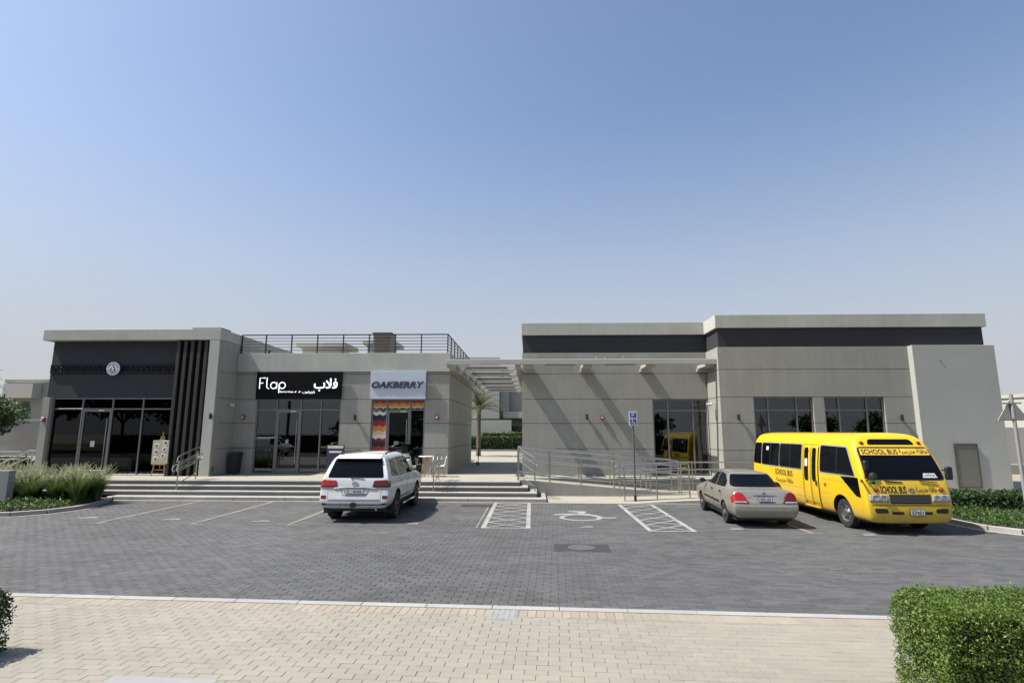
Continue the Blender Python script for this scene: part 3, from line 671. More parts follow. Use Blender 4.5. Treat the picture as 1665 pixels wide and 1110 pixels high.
for nm, lb, x, z, w_, h_, m_ in (('door_sticker', 'small green notice on the third shop door glass', -6.45, 2.05, .22, .16, 'sgreen'), ('door_sticker', 'small white notice on the second shop door glass', -11.72, 2.1, .14, .2, 'white'), ('door_sticker', 'opening hours sheet low on the first shop door glass', -20.2, 2.0, .2, .26, 'white')):
    y = (DY+.06 if x < -15 else YB+.1)+.006
    tag(bx(nm, mat('notice_green', (.10, .22, .17), .5) if m_ == 'sgreen' else M['roomw'], None, x-w_/2, x+w_/2, y-.003, y, z-h_/2, z+h_/2), lb, 'notice')
# ------------------------------------------------------------------ wall fittings
def sconce(x, y, z, label):
    t = thing('wall_lamp', label, 'wall lamp', (x, y, z), 0, 'black up and down wall lamps')
    MB().lathe([(0, -.13), (.05, -.13), (.05, .13), (0, .13)], (0, -.10, 0), 'z', 14).build('body', M['black'], t, smooth=True)
    MB().box(-.03, .03, -.055, -.0, -.05, .05).build('bracket', M['black'], t)
for x, y, z, l in ((-8.43, YB, 3.23, 'black tube wall lamp between the black sign shop and the OAKBERRY shop'), (2.57, YB, 3.27, 'black tube wall lamp left of the red alarm above the ramp'), (8.97, YA, 3.22, 'black tube wall lamp left of the twin window bays'),
                   (15.9, YA, 3.2, 'black tube wall lamp right of the twin window bays'), (-14.45, YA, 3.25, 'black tube wall lamp on the pale pier beside the slats')): sconce(x, y, z, l)
def alarm(x, y, z, label):
    t = thing('fire_alarm', label, 'alarm', (x, y, z), 0, 'red wall alarms')
    MB().box(-.085, .085, -.09, 0, -.1, .1).build('box', M['red'], t, bevel=.02); MB().lathe([(0, 0), (.05, 0), (.04, .03), (0, .04)], (0, -.13, 0), 'y', 12).build('lens', M['white'], t)
for x, y, z, l in ((-13.86, YB, 3.25, 'small red alarm box on the wall left of the black sign shop'), (-4.5, YB, 3.25, 'small red alarm box right of the OAKBERRY shop'), (3.29, YB, 3.24, 'small red alarm box above the ramp'), (-22.45, DY-.16, 3.1, 'small red alarm box on the far left pier')): alarm(x, y, z, l)
def cctv(x, y, z, rz, label):
    t = thing('security_camera', label, 'camera', (x, y, z), rz)
    MB().tube([(0, 0, .08), (0, -.18, .08), (0, -.22, .02)], .02, 8).build('arm', M['white'], t, smooth=True)
    MB().lathe([(0, -.16), (.055, -.16), (.06, .10), (.04, .12), (0, .12)], (0, -.28, 0), 'y', 14).build('housing', M['white'], t, smooth=True)
    MB().lathe([(0, 0), (.045, 0), (.045, -.01), (0, -.01)], (0, -.441, 0), 'y', 12).build('lens', M['black'], t)
cctv(-14.34, 25.7, 3.8, R(75), 'white bullet camera on the pier side above the bin'); cctv(8.25, 25.3, 3.8, R(-80), 'white bullet camera at the inside corner of the retail block')
bx('socket_box', M['groove'], A, -14.345, -14.325, 24.75, 24.9, .78, 1.0)
# ------------------------------------------------------------------ ramp and handrails
rp = thing('wheelchair_ramp', 'grey switchback access ramp with concrete side wall', 'ramp', (3, 23, 0))
def rz(x): return .64-.082*(x+.4)
m = MB().prism([(-.47, .0), (-.47, rz(-.47)-.02), (5.9, rz(5.9)-.02), (7.4, rz(5.9)-.02), (7.4, .0)], 'y', 23.36, 24.4); m.build('ramp_slab', M['cream'], rp, True)
m = MB().prism([(-.47, .0), (-.47, rz(-.47)), (5.9, rz(5.9)), (5.9, .0)], 'y', 23.2, 23.355); m.build('side_wall', M['stucco'], rp, True)
m = MB().prism([(-.47, .0), (-.47, rz(-.47)), (5.9, rz(5.9)), (7.4, rz(5.9)), (7.4, .0)], 'y', 24.405, 24.55); m.build('side_wall', M['stucco'], rp, True)
bx('infill', M['stucco'], rp, -.47, 8.2, 24.56, YB-.01, 0, .6)
m = MB().prism([(3.4, .008), (5.9, rz(5.9)-.02), (7.4, rz(5.9)-.02), (7.4, .008)], 'y', 21.85, 23.19); m.build('ramp_slab', M['cream'], rp, True)
def railing(name, label, pts, hs, post_at, loopstart=False, r=.029, grp=None, zf=None):
    """pts: foot line (polyline); rails at heights hs; posts at fractions"""
    t = thing(name, label, 'railing', pts[0], 0, grp)
    o = Vector(pts[0])
    def at(f, h=0):
        L = [(Vector(b)-Vector(a)).length for a, b in zip(pts[:-1], pts[1:])]; d = f*sum(L)
        for (a, b), l in zip(zip(pts[:-1], pts[1:]), L):
            if d <= l+1e-6: return Vector(a).lerp(Vector(b), d/l)+Vector((0, 0, h))
            d -= l
        return Vector(pts[-1])+Vector((0, 0, h))
    for f in post_at: 
        MB().tube([at(f)-o, at(f, hs[0])-o], r, 8).build('post', M['steel'], t, smooth=True)
        MB().lathe([(.05, 0), (.05, .012), (.03, .015), (0, .015)], tuple(at(f)-o), 'z', 12).build('foot', M['steel'], t)
    for h in hs:
        MB().tube([at(i/12*1, h)-o for i in range(13)] if len(pts) > 2 else [at(0, h)-o, at(1, h)-o], r if h == hs[0] else r*.85, 8).build('rail', M['steel'], t, smooth=True)
    return t
g_ = 'ramp handrails'
fA = [(-.59, 23.28, rz(-.59)-.01), (5.95, 23.28, rz(5.9))]
railing('ramp_railing', 'long steel handrail falling along the front of the upper ramp', fA, [1.30, 1.08, .78, .24], [0, .2, .395, .6, .8, 1])
railing('ramp_railing', 'steel handrail along the wall side of the upper ramp', [(-.59, 24.48, rz(-.59)), (5.95, 24.48, rz(5.9))], [1.30, 1.08, .78, .24], [0, .2, .395, .6, .8, 1])
railing('ramp_railing', 'steel handrail running right past the parked saloon', [(6.3, 24.48, .13), (9.95, 24.48, .13)], [1.18, .88, .3], [.15, .55, .98])
def looprail(label, Y, x0, x1):
    t = thing('ramp_railing', label, 'railing', (x0, Y, 0))
    def zz_(x): return max(0.01, .11*(x-3.4)/2.5)
    for x in (x0, (x0+x1)/2, x1): MB().tube([(x-x0, 0, zz_(x)-.0), (x-x0, 0, zz_(x)+1.28)], .029, 8).build('post', M['steel'], t, smooth=True)
    def L(x, h): return (x-x0, 0, zz_(x)+h)
    MB().tube([L(x1, 1.28), L(x0, 1.28), L(x0-.1, 1.25), L(x0-.14, 1.17)], .029, 8).build('rail', M['steel'], t, smooth=True)
    top, bot = 1.05, .75
    MB().tube([L(x1+.25, top), L(x0-.05, top), L(x0-.14, top-.04), L(x0-.18, (top+bot)/2), L(x0-.14, bot+.04), L(x0-.05, bot), L(x1+.25, bot)], .026, 8).build('rail', M['steel'], t, smooth=True)
    MB().tube([L(x0, .24), L(x1, .24)], .018, 8).build('rail', M['steel'], t, smooth=True)
looprail('front looped steel handrail of the lower ramp beside the parking sign', 21.72, 3.5, 5.95)
looprail('second looped steel handrail of the lower ramp just behind the front one', 22.92, 3.5, 5.95)
def steprail(X, label, w_=.0):
    t = thing('step_handrail', label, 'handrail', (X, 22, 0), 0)
    y0, y1, z0, z1 = 21.95-22, 23.15-22, .285, .605; sl = (z1-z0)/(y1-y0)
    def P(y, h, x=0): return (x, y, z0+(y-y0)*sl+h)
    for y in (y0, y1): MB().tube([P(y, 0), P(y, 1.15)], .024, 8).build('post', M['steel'], t, smooth=True)
    MB().tube([P(y0-.12, 1.12), P(y0-.08, 1.28), P(y0, 1.32), P(y1, 1.32), P(y1+.12, 1.28), P(y1+.14, 1.2)], .024, 8).build('rail', M['steel'], t, smooth=True)
    for x in (-.09, .09):
        MB().tube([P(y0-.2, 1.0, x), P(y0-.24, .88, x), P(y0-.18, .78, x), P(y1+.2, .78, x), P(y1+.27, .88, x), P(y1+.2, 1.0, x)], .022, 8, True).build('rail', M['steel'], t, smooth=True)
        for y in (y0, y1): MB().tube([P(y, .96), P(y, .98, x)], .012, 6).build('bracket', M['steel'], t)
    MB().tube([P(y0, .25), P(y1, .25)], .018, 8).build('rail', M['steel'], t, smooth=True)
steprail(-14.05, 'looped steel handrail on the steps in front of the slats'); steprail(-3.85, 'looped steel handrail on the steps in front of the café chairs')
# return rail beside the right end of the steps
t = thing('step_handrail', 'slanting steel handrail at the right end of the steps by the ramp', 'handrail', (-.45, 23.1, .6))
MB().tube([(-.1, 0, 0), (-.1, 0, 1.35)], .024, 8).build('post', M['steel'], t, smooth=True); MB().tube([(.55, -.95, -.3), (.55, -.95, .85)], .024, 8).build('post', M['steel'], t, smooth=True)
for h in (1.35, 1.12, .82, .24):
    e = [(-.1, 0, h), (.55, -.95, h-.38)]
    if h in (1.12, .82): e += [(.62, -1.05, h-.40), (.66, -1.1, h-.46 if h > 1 else h-.34)]
    MB().tube(e, .021, 8).build('rail', M['steel'], t, smooth=True)
# left side stair rail
t = thing('step_handrail', 'steel handrail of the side stair at the far left', 'handrail', (-23.2, 24.6, .6))
for y in (0, .7, 1.5): MB().tube([(0, y, 0), (0, y, 1.0)], .024, 8).build('post', M['steel'], t, smooth=True)
for dy in (0, 1.5):
    for h in (1.05, .72): MB().tube([(.1, dy, h), (-.9, dy, h), (-2.3, dy, h-.65), (-2.6, dy, h-.72)], .024, 8).build('rail', M['steel'], t, smooth=True)
    for x in (-.9, -2.2): MB().tube([(x, dy, -.1 if x > -1 else -.58), (x, dy, 1.05 if x > -1 else .45)], .02, 8).build('post', M['steel'], t, smooth=True)
for k in range(4): struct(MB().box(-23.4-k*.4-.4, -23.4-k*.4, 24.3, 26.5, -.05, .46-k*.13).build('side_step', M['tread']))
# ------------------------------------------------------------------ street furniture
t = thing('parking_sign', 'blue and white disabled parking sign on a tall grey pole', 'sign', (3.88, 21.62, 0))
MB().tube([(0, 0, 0), (0, 0, 3.36)], .038, 12).build('pole', mat('pole_grey', (.12, .12, .12), .5, metal=.3), t, smooth=True)
MB().tube([(0, 0, 0), (0, 0, .22)], .05, 12).build('pole_base', M['black'], t)
bd = MB().box(-.155, .155, -.062, -.042, 2.82, 3.36).build('board', M['white'], t, bevel=.004)
for z in (3.13, 2.87): MB().box(-.115, .115, -.068, -.0625, z, z+.19).build('panel', M['blue'], bd)
t0 = (t.location.x, t.location.y)
me = text_mesh('P', bold=.01, depth=.5); co = fit(me, -.05, .06, 3.145, 3.305); me.vertices.foreach_set('co', np.stack([co[:,0], -.07-np.sign(co[:,2])*.001, co[:,1]], 1).ravel()); me.update(); link('lettering', me, M['white'], bd)
m = MB(); m.tube([(.0+.05*math.cos(a), -.07, 2.935+.05*math.sin(a)) for a in np.linspace(1.9, 6.0, 12)], .009, 5); m.tube([(-.03, -.07, 3.03), (-.02, -.07, 2.97), (.04, -.07, 2.965), (.065, -.07, 2.9)], .010, 5)
m.lathe([(0, 0), (.016, 0), (.016, .003), (0, .003)], (-.032, -.072, 3.045), 'y', 10); m.build('symbol', M['white'], bd)
t = thing('road_sign', 'triangular road sign seen from the back on a grey pole at the right edge', 'sign', (13.5, 16.1, .1))
MB().tube([(0, 0, 0), (0, 0, 3.55)], .045, 12).build('pole', M['concrete'], t, smooth=True)
MB().prism([(-.36, 2.82), (.36, 2.82), (0, 3.46)], 'y', -.075, -.05).build('plate', M['steel'], t, bevel=.004)
for z in (2.86, 3.3): MB().box(-.2, .2, -.05, .05, z-.02, z+.02).build('clamp', M['steel'], t)
t.rotation_euler = (0, 0, R(160))
t = thing('litter_bin', 'dark grey litter bin in the corner beside the pier', 'bin', (-13.95, 26.0, .61))
MB().lathe([(0, 0), (.24, 0), (.30, .86), (.29, .88), (0, .88)], n=4).build('body', mat('bin_grey', (.022, .023, .028), .6), t); bpy.context.view_layer.update()
MB().lathe([(0, .885), (.34, .885), (.34, .97), (.30, 1.0), (0, 1.0)], n=4).build('lid', mat('bin_lid', (.028, .028, .032), .6), t); t.rotation_euler = (0, 0, R(45))
# easel with menu board
t = thing('menu_easel', 'wooden easel holding a cream menu board with plate photos', 'easel', (-16.55, 24.42, .61))
for a, b in (((-.30, .02, 0), (-.06, .12, 1.75)), ((.30, .02, 0), (.06, .12, 1.75)), ((0, .50, 0), (0, .14, 1.7))): MB().bar(a, b, .04, .025).build('leg', M['wood'], t)
MB().bar((0, .1, .35), (0, .13, 1.93), .05, .02).build('mast', M['wood'], t); MB().bar((-.33, .03, .52), (.33, .03, .52), .03, .05).build('ledge', M['wood'], t)
MB().bar((-.24, .05, .28), (.24, .05, .28), .02, .03).build('crossbar', M['wood'], t); MB().bar((-.1, .08, 1.58), (.1, .08, 1.58), .05, .07).build('clamp', M['wood'], t)
b = MB().prism([(-.37, .55), (.37, .55), (.37, 1.57), (-.37, 1.57)], 'y', .03, .045).build('board', M['ply'], t, bevel=.003)
for i, (x, z) in enumerate(((-.17, 1.33), (.2, 1.45), (-.18, 1.05), (.19, 1.18), (.15, .88), (-.18, .76))):
    MB().lathe([(0, 0), (.12, 0), (.105, -.004), (0, -.003)], (x, .0285, z), 'y', 16).build('plate', M['white'], b)
    m = MB()
    for k in range(5): a = random.random()*6; m.lathe([(0, 0), (random.uniform(.025, .045), 0), (0, -.006)], (x+.04*math.cos(a), .0245, z+.035*math.sin(a)), 'y', 7)
    m.build('food', mat('food%d' % i, random.choice([(.12, .06, .02), (.25, .10, .03), (.10, .12, .03)]), .7, .4, 60), b)
# café table and chairs
def cafe_chair(x, y, a, label):
    t = thing('cafe_chair', label, 'chair', (x, y, .612), a, 'white shell chairs')
    pr = [(-.24, .44), (-.14, .42), (.02, .415), (.16, .43), (.22, .48), (.25, .60), (.275, .74), (.30, .86)]
    g_ = []
    for i, (yy_, zz_) in enumerate(pr):
        for k in range(9):
            s_ = (k-4)/4; w_ = .225-(.03 if i in (0, 7) else 0); lift = abs(s_)**2.4*(.06 if i < 4 else .02); fwd = -abs(s_)**2*(.05 if i >= 4 else 0)
            g_.append((s_*w_, yy_+fwd, zz_+lift))
    me = bpy.data.meshes.new('s'); me.from_pydata(g_, [], [[i*9+k, i*9+k+1, (i+1)*9+k+1, (i+1)*9+k] for i in range(7) for k in range(8)])
    me.polygons.foreach_set('use_smooth', [True]*len(me.polygons)); o = link('seat_shell', me, M['white'], t); sm = o.modifiers.new('s', 'SOLIDIFY'); sm.thickness = .012
    for sx in (-1, 1):
        for sy in (-1, 1): MB().tube([(sx*.12, sy*.10, .41), (sx*.215, sy*.21, 0)], [.022, .012], 8).build('leg', M['wood'], t, smooth=True)
    m = MB(); m.bar((-.14, -.12, .36), (.14, .12, .36), .012, .012); m.bar((.14, -.12, .36), (-.14, .12, .36), .012, .012); m.build('brace', M['black'], t)
cafe_chair(-4.08, 24.95, R(-80), 'white shell chair with wooden legs right of the small round table'); cafe_chair(-5.25, 24.95, R(85), 'white shell chair with wooden legs behind the white car mirror')
t = thing('cafe_table', 'small round white table with wooden legs between the two chairs', 'table', (-4.72, 25.05, .612))
MB().lathe([(0, .86), (.36, .86), (.37, .875), (.36, .89), (0, .89)], n=28).build('tabletop', M['white'], t, smooth=True)
for k in range(4): a = k*math.pi/2+.5; MB().tube([(.06*math.cos(a), .06*math.sin(a), .86), (.28*math.cos(a), .28*math.sin(a), 0)], [.025, .015], 8).build('leg', M['wood'], t, smooth=True)
# promo board behind the white car, parked kick scooter, white moped
t = thing('promo_board', 'small dark blue promotional board with a pale header between two shops', 'sign', (-9.05, 25.55, .61))
bd = MB().box(-.40, .42, -.02, .02, .25, 1.36).build('board', M['navy'], t); MB().box(-.35, .37, -.026, -.0205, 1.20, 1.33).build('header', mat('header_cream', (.6, .55, .42), .6), bd); MB().box(-.28, .3, -.026, -.0205, 1.0, 1.09).build('caption', M['white'], bd)
for x in (-.3, .32): MB().box(x-.02, x+.02, -.2, .2, 0, .25).build('foot', M['black'], t)
t = thing('kick_scooter', 'black kick scooter standing in the passage by the palm', 'scooter', (-3.25, 33.5, .61), R(10))
MB().tube([(0, -.45, .12), (0, -.33, .95)], .025, 8).build('stem', M['black'], t); MB().tube([(-.25, -.32, .98), (.25, -.32, .98)], .018, 8).build('handlebar', M['black'], t); MB().box(-.07, .07, -.42, .42, .09, .13).build('deck', M['black'], t, bevel=.01)
for y in (-.5, .5): MB().lathe([(0, -.02), (.11, -.02), (.11, .02), (0, .02)], (0, y, .11), 'x', 18).build('wheel', M['rubber'], t)
t = thing('moped', 'white moped with windscreen parked beside the third shop door', 'moped', (-5.75, 25.45, .61), R(15))
for y in (-.55, .6):
    wh = MB().lathe([(.12, -.05), (.22, -.05), (.25, 0), (.22, .05), (.12, .05)], (0, y, .25), 'x', 20).build('wheel', M['rubber'], t, smooth=True); MB().lathe([(0, -.03), (.13, -.03), (.13, .03), (0, .03)], (0, y, .25), 'x', 12).build('rim', M['steel'], wh)
MB().prism([(-.45, .32), (.25, .28), (.42, .95), (.34, 1.0), (.15, .45), (-.1, .42), (-.25, .72), (-.85, .78), (-.8, .5)], 'x', -.16, .16).build('body', M['white'], t, bevel=.05)
MB().prism([(-.8, .79), (-.25, .73), (-.22, .80), (-.75, .87)], 'x', -.14, .14).build('seat', M['black'], t, bevel=.02)
MB().tube([(-.32, .3, 1.05), (0, .38, 1.0), (.32, .3, 1.05)], .018, 8).build('handlebar', M['black'], t); MB().lathe([(0, -.06), (.09, -.05), (.1, .03), (0, .05)], (0, .45, .98), 'y', 14).build('headlamp', M['white'], t, smooth=True)
MB().prism([(.40, 1.0), (.42, 1.0), (.22, 1.4), (.20, 1.4)], 'x', -.2, .2).build('windscreen', M['vglass'], t)
for s_ in (-1, 1): MB().lathe([(0, 0), (.06, 0), (.05, .03), (0, .035)], (s_*.38, .27, 1.2), 'y', 12).build('mirror', M['black'], t)
# low wall block at far left
t = bx('low_wall', M['concrete'], None, -19.6, -17.35, 18.15, 18.4, .0, 1.28); tag(t, 'pale concrete low wall end at the left edge beside the tall grass', 'wall')
# ------------------------------------------------------------------ planting
def leaf_field(n_, pos, nrm, size, asp=.5, spread=.9, droop=0.):
    """n leaves as 4-point diamonds (bent along the midrib); pos (n,3), nrm (n,3)"""
    d = rng.normal(size=(n_, 3)); d = d/np.linalg.norm(d, axis=1, keepdims=True)
    nn = nrm+rng.normal(size=(n_, 3))*spread; nn /= np.linalg.norm(nn, axis=1, keepdims=True)
    t = np.cross(nn, d); t /= np.linalg.norm(t, axis=1, keepdims=True)+1e-9; s_ = np.cross(nn, t)
    L = size*rng.uniform(.5, 1.45, (n_, 1)); Wd = L*asp*rng.uniform(.8, 1.2, (n_, 1))
    P = np.stack([pos, pos+t*L*.5+s_*Wd*.5+nn*L*.06, pos+t*L-nn*L*droop, pos+t*L*.5-s_*Wd*.5+nn*L*.06], 1)
    return P.reshape(-1, 3), np.arange(n_*4).reshape(-1, 4)
def box_hedge(name, label, x0, x1, y0, y1, h, n_, mt, size, cat='hedge', z0=0., rz=0, gaps=.0, stems=6, core=True):
    cx, cy = (x0+x1)/2, (y0+y1)/2; a, b = (x1-x0)/2, (y1-y0)/2
    t = thing(name, label, cat, (cx, cy, z0), rz)
    # sample in a shell near the top and sides, bumpy surface
    P = np.empty((0, 3)); Nn = np.empty((0, 3))
    areas = np.array([4*a*b, 2*a*h, 2*a*h, 2*b*h, 2*b*h]); cnt = (n_*areas/areas.sum()).astype(int)
    for k, c in enumerate(cnt):
        u_ = rng.uniform(-1, 1, c); v_ = rng.uniform(-1, 1, c); dep = np.abs(rng.normal(0, .085, c))
        if k == 0: q = np.stack([u_*a, v_*b, h-dep], 1); nr = np.tile([0, 0, 1.], (c, 1))
        elif k in (1, 2): s_ = -1 if k == 1 else 1; q = np.stack([u_*a, s_*(b-dep), (v_*.5+.5)*h], 1); nr = np.tile([0, s_*1., .45], (c, 1))
        else: s_ = -1 if k == 3 else 1; q = np.stack([s_*(a-dep), u_*b, (v_*.5+.5)*h], 1); nr = np.tile([s_*1., 0, .45], (c, 1))
        P = np.vstack([P, q]); Nn = np.vstack([Nn, nr])
    bump = (np.sin(P[:,0]*7.1+1)+np.sin(P[:,1]*8.3)+np.sin(P[:,2]*9.7+P[:,0]*3)+np.sin((P[:,0]+P[:,1])*17))*.012+rng.normal(0, .018, len(P))
    P += Nn*bump[:,None]
    # round the edges
    ex = np.clip(np.abs(P[:,0])-(a-.12), 0, None); ey = np.clip(np.abs(P[:,1])-(b-.12), 0, None); ez = np.clip(P[:,2]-(h-.12), 0, None)
    P[:,2] -= (ex+ey)*.35*(P[:,2] > h*.6); P[:,0] -= np.sign(P[:,0])*ez*.3*(np.abs(P[:,0]) > a-.15); P[:,1] -= np.sign(P[:,1])*ez*.3*(np.abs(P[:,1]) > b-.15)
    if gaps:
        f = np.sin(P[:,0]*11+np.sin(P[:,2]*9)*2)+np.sin(P[:,1]*13+P[:,2]*7)+np.sin(P[:,2]*15-P[:,0]*5); keep = (f < 1.6+.8*P[:,2]/h-gaps) | (P[:,2] > h-.2); P = P[keep]; Nn = Nn[keep]
    # young shoots standing proud of the clipped faces
    ns = int(n_/520)
    for k in range(ns):
        j = rng.integers(len(P)); q = P[j]; d = Nn[j]+rng.normal(size=3)*.35; d /= np.linalg.norm(d); ln = rng.uniform(.04, .13)
        s_ = q+d*np.linspace(0, ln, 7)[:, None]; P = np.vstack([P, s_]); Nn = np.vstack([Nn, np.tile(d, (7, 1))])
    V, F = leaf_field(len(P), P, Nn, size)
    link('foliage', np_mesh('f', V, F), mt, t)
    m = MB()
    for k in range(stems):
        x = -a+2*a*(k+.5)/stems; y = random.uniform(-b*.4, b*.4); m.tube([(x, y, 0), (x+random.uniform(-.1, .1), y, h*.4), (x+random.uniform(-.2, .2), y+random.uniform(-.1, .1), h*.8)], [.018, .013, .006], 5)
        for q in range(7): z = random.uniform(.1, .7)*h; m.tube([(x, y, z), (x+random.uniform(-.3, .3), y+random.uniform(-b, b)*.8, z+random.uniform(.1, .25)*h)], [.008, .003], 4)
    m.build('stem', M['twig'], t)
    if core: MB().box(-a+.13, a-.13, -b+.13, b-.13, h*.28 if gaps else .02, h-.13).build('dark_core', mat('dark_core', (.012, .02, .006), 1), t)  # dark filler box, the hedge's inner shade put into its colour
    return t
HZ = R(-2.4)
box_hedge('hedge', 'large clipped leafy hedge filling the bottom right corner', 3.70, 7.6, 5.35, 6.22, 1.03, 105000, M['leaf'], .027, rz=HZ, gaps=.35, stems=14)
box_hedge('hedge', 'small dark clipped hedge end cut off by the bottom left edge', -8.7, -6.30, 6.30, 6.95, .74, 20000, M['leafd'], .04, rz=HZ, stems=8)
box_hedge('hedge', 'dark low hedge behind the lime ground cover at the right edge', 12.75, 22, 18.2, 19.4, .62, 16000, M['leafd'], .085, rz=0, z0=.1)
def ground_cover(parent, poly, n_, mt, size, h0, h1, name='ground_cover', label=None):
    P = np.array(poly); lo, hi = P.min(0), P.max(0); pts = []
    def inside(x, y):
        c = False; j = len(poly)-1
        for i in range(len(poly)):
            if (poly[i][1] > y) != (poly[j][1] > y) and x < (poly[j][0]-poly[i][0])*(y-poly[i][1])/(poly[j][1]-poly[i][1])+poly[i][0]: c = not c
            j = i
        return c
    while len(pts) < n_:
        x, y = random.uniform(lo[0], hi[0]), random.uniform(lo[1], hi[1])
        if inside(x, y): pts.append((x, y, .1+random.uniform(.0, 1)*(h0+(h1-h0)*(.5+.25*math.sin(x*2.1+y)+.25*math.sin(y*3.3-x)))))
    P = np.array(pts); V, F = leaf_field(len(P), P, np.tile([0, -.2, 1.], (len(P), 1)), size)
    o = link(name, np_mesh(name, V, F), mt); tag(o, label, 'ground cover', kind='stuff')
ground_cover(None, [(-15.45, 19.3), (-15.4, 18.4), (-15.65, 17.75), (-16.2, 17.2), (-17.1, 16.98), (-24, 16.95), (-24, 20.9), (-16.4, 20.9), (-15.9, 20.2)], 26000, M['cover'], .085, .05, .32, label='low leafy ground cover in the left planting bed')
ground_cover(None, [(12.45, 18.4), (12.35, 16.7), (12.5, 15.95), (12.85, 15.5), (13.6, 15.2), (18, 15.1), (18, 18.4)], 14000, M['cover'], .08, .05, .30, label='low lime green ground cover in the right planting bed')
def grass_clump(x, y, s_, k):
    t = thing('fountain_grass', 'fountain grass clump with pale feathery plumes in the left planting bed', 'grass', (x, y, .1), 0, 'fountain grass clumps in the left bed')
    n_ = 640; az = rng.uniform(0, 2*np.pi, n_); ln = rng.uniform(.65, 1.2, n_)*s_; bend = rng.uniform(.25, .75, n_); r0 = rng.uniform(0, .10, n_)
    V = []; F = []; wd = .009
    for i in range(n_):
        c, s2 = math.cos(az[i]), math.sin(az[i]); pr = None
        for j, q in enumerate((0, .4, .75, 1.)):
            rr = r0[i]+bend[i]*ln[i]*q*q*.8; z = ln[i]*q*(1-.28*bend[i]*q*q); w_ = wd*(1-.85*q)
            V += [(rr*c-s2*w_, rr*s2+c*w_, z), (rr*c+s2*w_, rr*s2-c*w_, z)]
            if j: b = len(V); F.append([b-4, b-3, b-1, b-2])
    link('blades', np_mesh('b', V, F), M['blade'], t)
    V = []; F = []; st = MB()
    for i in range(38):
        a = random.uniform(0, 6.283); bd_ = random.uniform(.08, .5); h = random.uniform(1.0, 1.42)*s_; c, s2 = math.cos(a), math.sin(a)
        p0 = Vector((c*bd_*.55, s2*bd_*.55, h*.76)); p1 = Vector((c*bd_*1.05, s2*bd_*1.05, h)); st.tube([(0, 0, 0), (c*bd_*.2, s2*bd_*.2, h*.45), p0], [.004, .003, .002], 3)
        d = (p1-p0)
        for q in range(46):
            f = random.random(); ctr = p0+d*f; rad = .026*math.sin(math.pi*min(1, f*.9+.08))+.004; aa = random.uniform(0, 6.283)
            u_ = d.normalized().cross(Vector((c, s2, .3))).normalized(); v_ = d.normalized().cross(u_); o_ = (u_*math.cos(aa)+v_*math.sin(aa))
            tip = ctr+o_*rad*1.5+d.normalized()*.035; sd_ = o_.cross(d.normalized())*.006
            b = len(V); V += [ctr-sd_, ctr+sd_, tip]; F.append([b, b+1, b+2])
    link('plumes', np_mesh('p', [tuple(v) for v in V], F), M['plume'], t); st.build('stalks', M['blade'], t)
    return t
proto = [grass_clump(-15.95, 19.55, .92, 0), grass_clump(-16.7, 19.9, 1.0, 1), grass_clump(-17.5, 19.4, .92, 2)]
spots = [(-18.2, 20.0), (-18.9, 19.4), (-19.6, 20.1), (-20.4, 19.5), (-21.1, 20.0), (-17.1, 20.5), (-18.5, 20.6), (-20.0, 20.7), (-16.2, 20.35), (-17.9, 18.9), (-21.9, 19.6), (-16.6, 19.2), (-19.2, 18.9), (-15.7, 20.0), (-16.4, 19.75), (-17.3, 20.0), (-18.0, 19.6), (-18.6, 19.8), (-19.3, 19.7), (-20.0, 19.8), (-20.8, 19.8), (-17.2, 18.8), (-15.75, 19.1)]
for i, (x, y) in enumerate(spots):
    o = copy_tree(proto[i % 3]); o.location = (x, y, .1); o.rotation_euler = (0, 0, random.uniform(0, 6)); o.scale = (1, 1, random.uniform(.9, 1.08))
def tree(label, x, y, z, h, cr, n_, mt, size, trunk=.12, name='broadleaf_tree', group=None, squash=.8):
    t = thing(name, label, 'tree', (x, y, z), 0, group)
    m = MB(); fork = h*.38; m.tube([(0, 0, 0), (.05, .03, fork*.5), (0, .05, fork)], [trunk, trunk*.8, trunk*.7], 8); tips = []
    for k in range(7):
        a = k*.9+random.random()*.5; e = Vector((math.cos(a)*cr*.6, math.sin(a)*cr*.6, fork+(h-fork)*random.uniform(.35, .8)))
        m.tube([(0, .05, fork*.92), e*.5+Vector((0, 0, fork*.5)), e], [trunk*.55, trunk*.35, trunk*.12], 6); tips.append(e)
    m.build('trunk', M['bark'], t, smooth=True)
    cz = fork+(h-fork)*.52; V = np.empty((0, 3)); cl = []
    for k in range(34):
        d = Vector(rng.normal(size=3)).normalized(); rr = random.uniform(.35, .95); cl.append((d.x*cr*rr, d.y*cr*rr, cz+d.z*(h-fork)*.5*rr*squash, cr*random.uniform(.22, .38)))
    P = []; Nn = []
    for k in range(n_):
        c = cl[k % len(cl)]; d = Vector(rng.normal(size=3)).normalized(); r_ = c[3]*random.uniform(.55, 1.05)
        P.append((c[0]+d.x*r_, c[1]+d.y*r_, c[2]+d.z*r_*.8)); Nn.append((d.x, d.y, d.z+.4))
    Vv, F = leaf_field(n_, np.array(P), np.array(Nn), size); link('crown', np_mesh('c', Vv, F), mt, t); return t
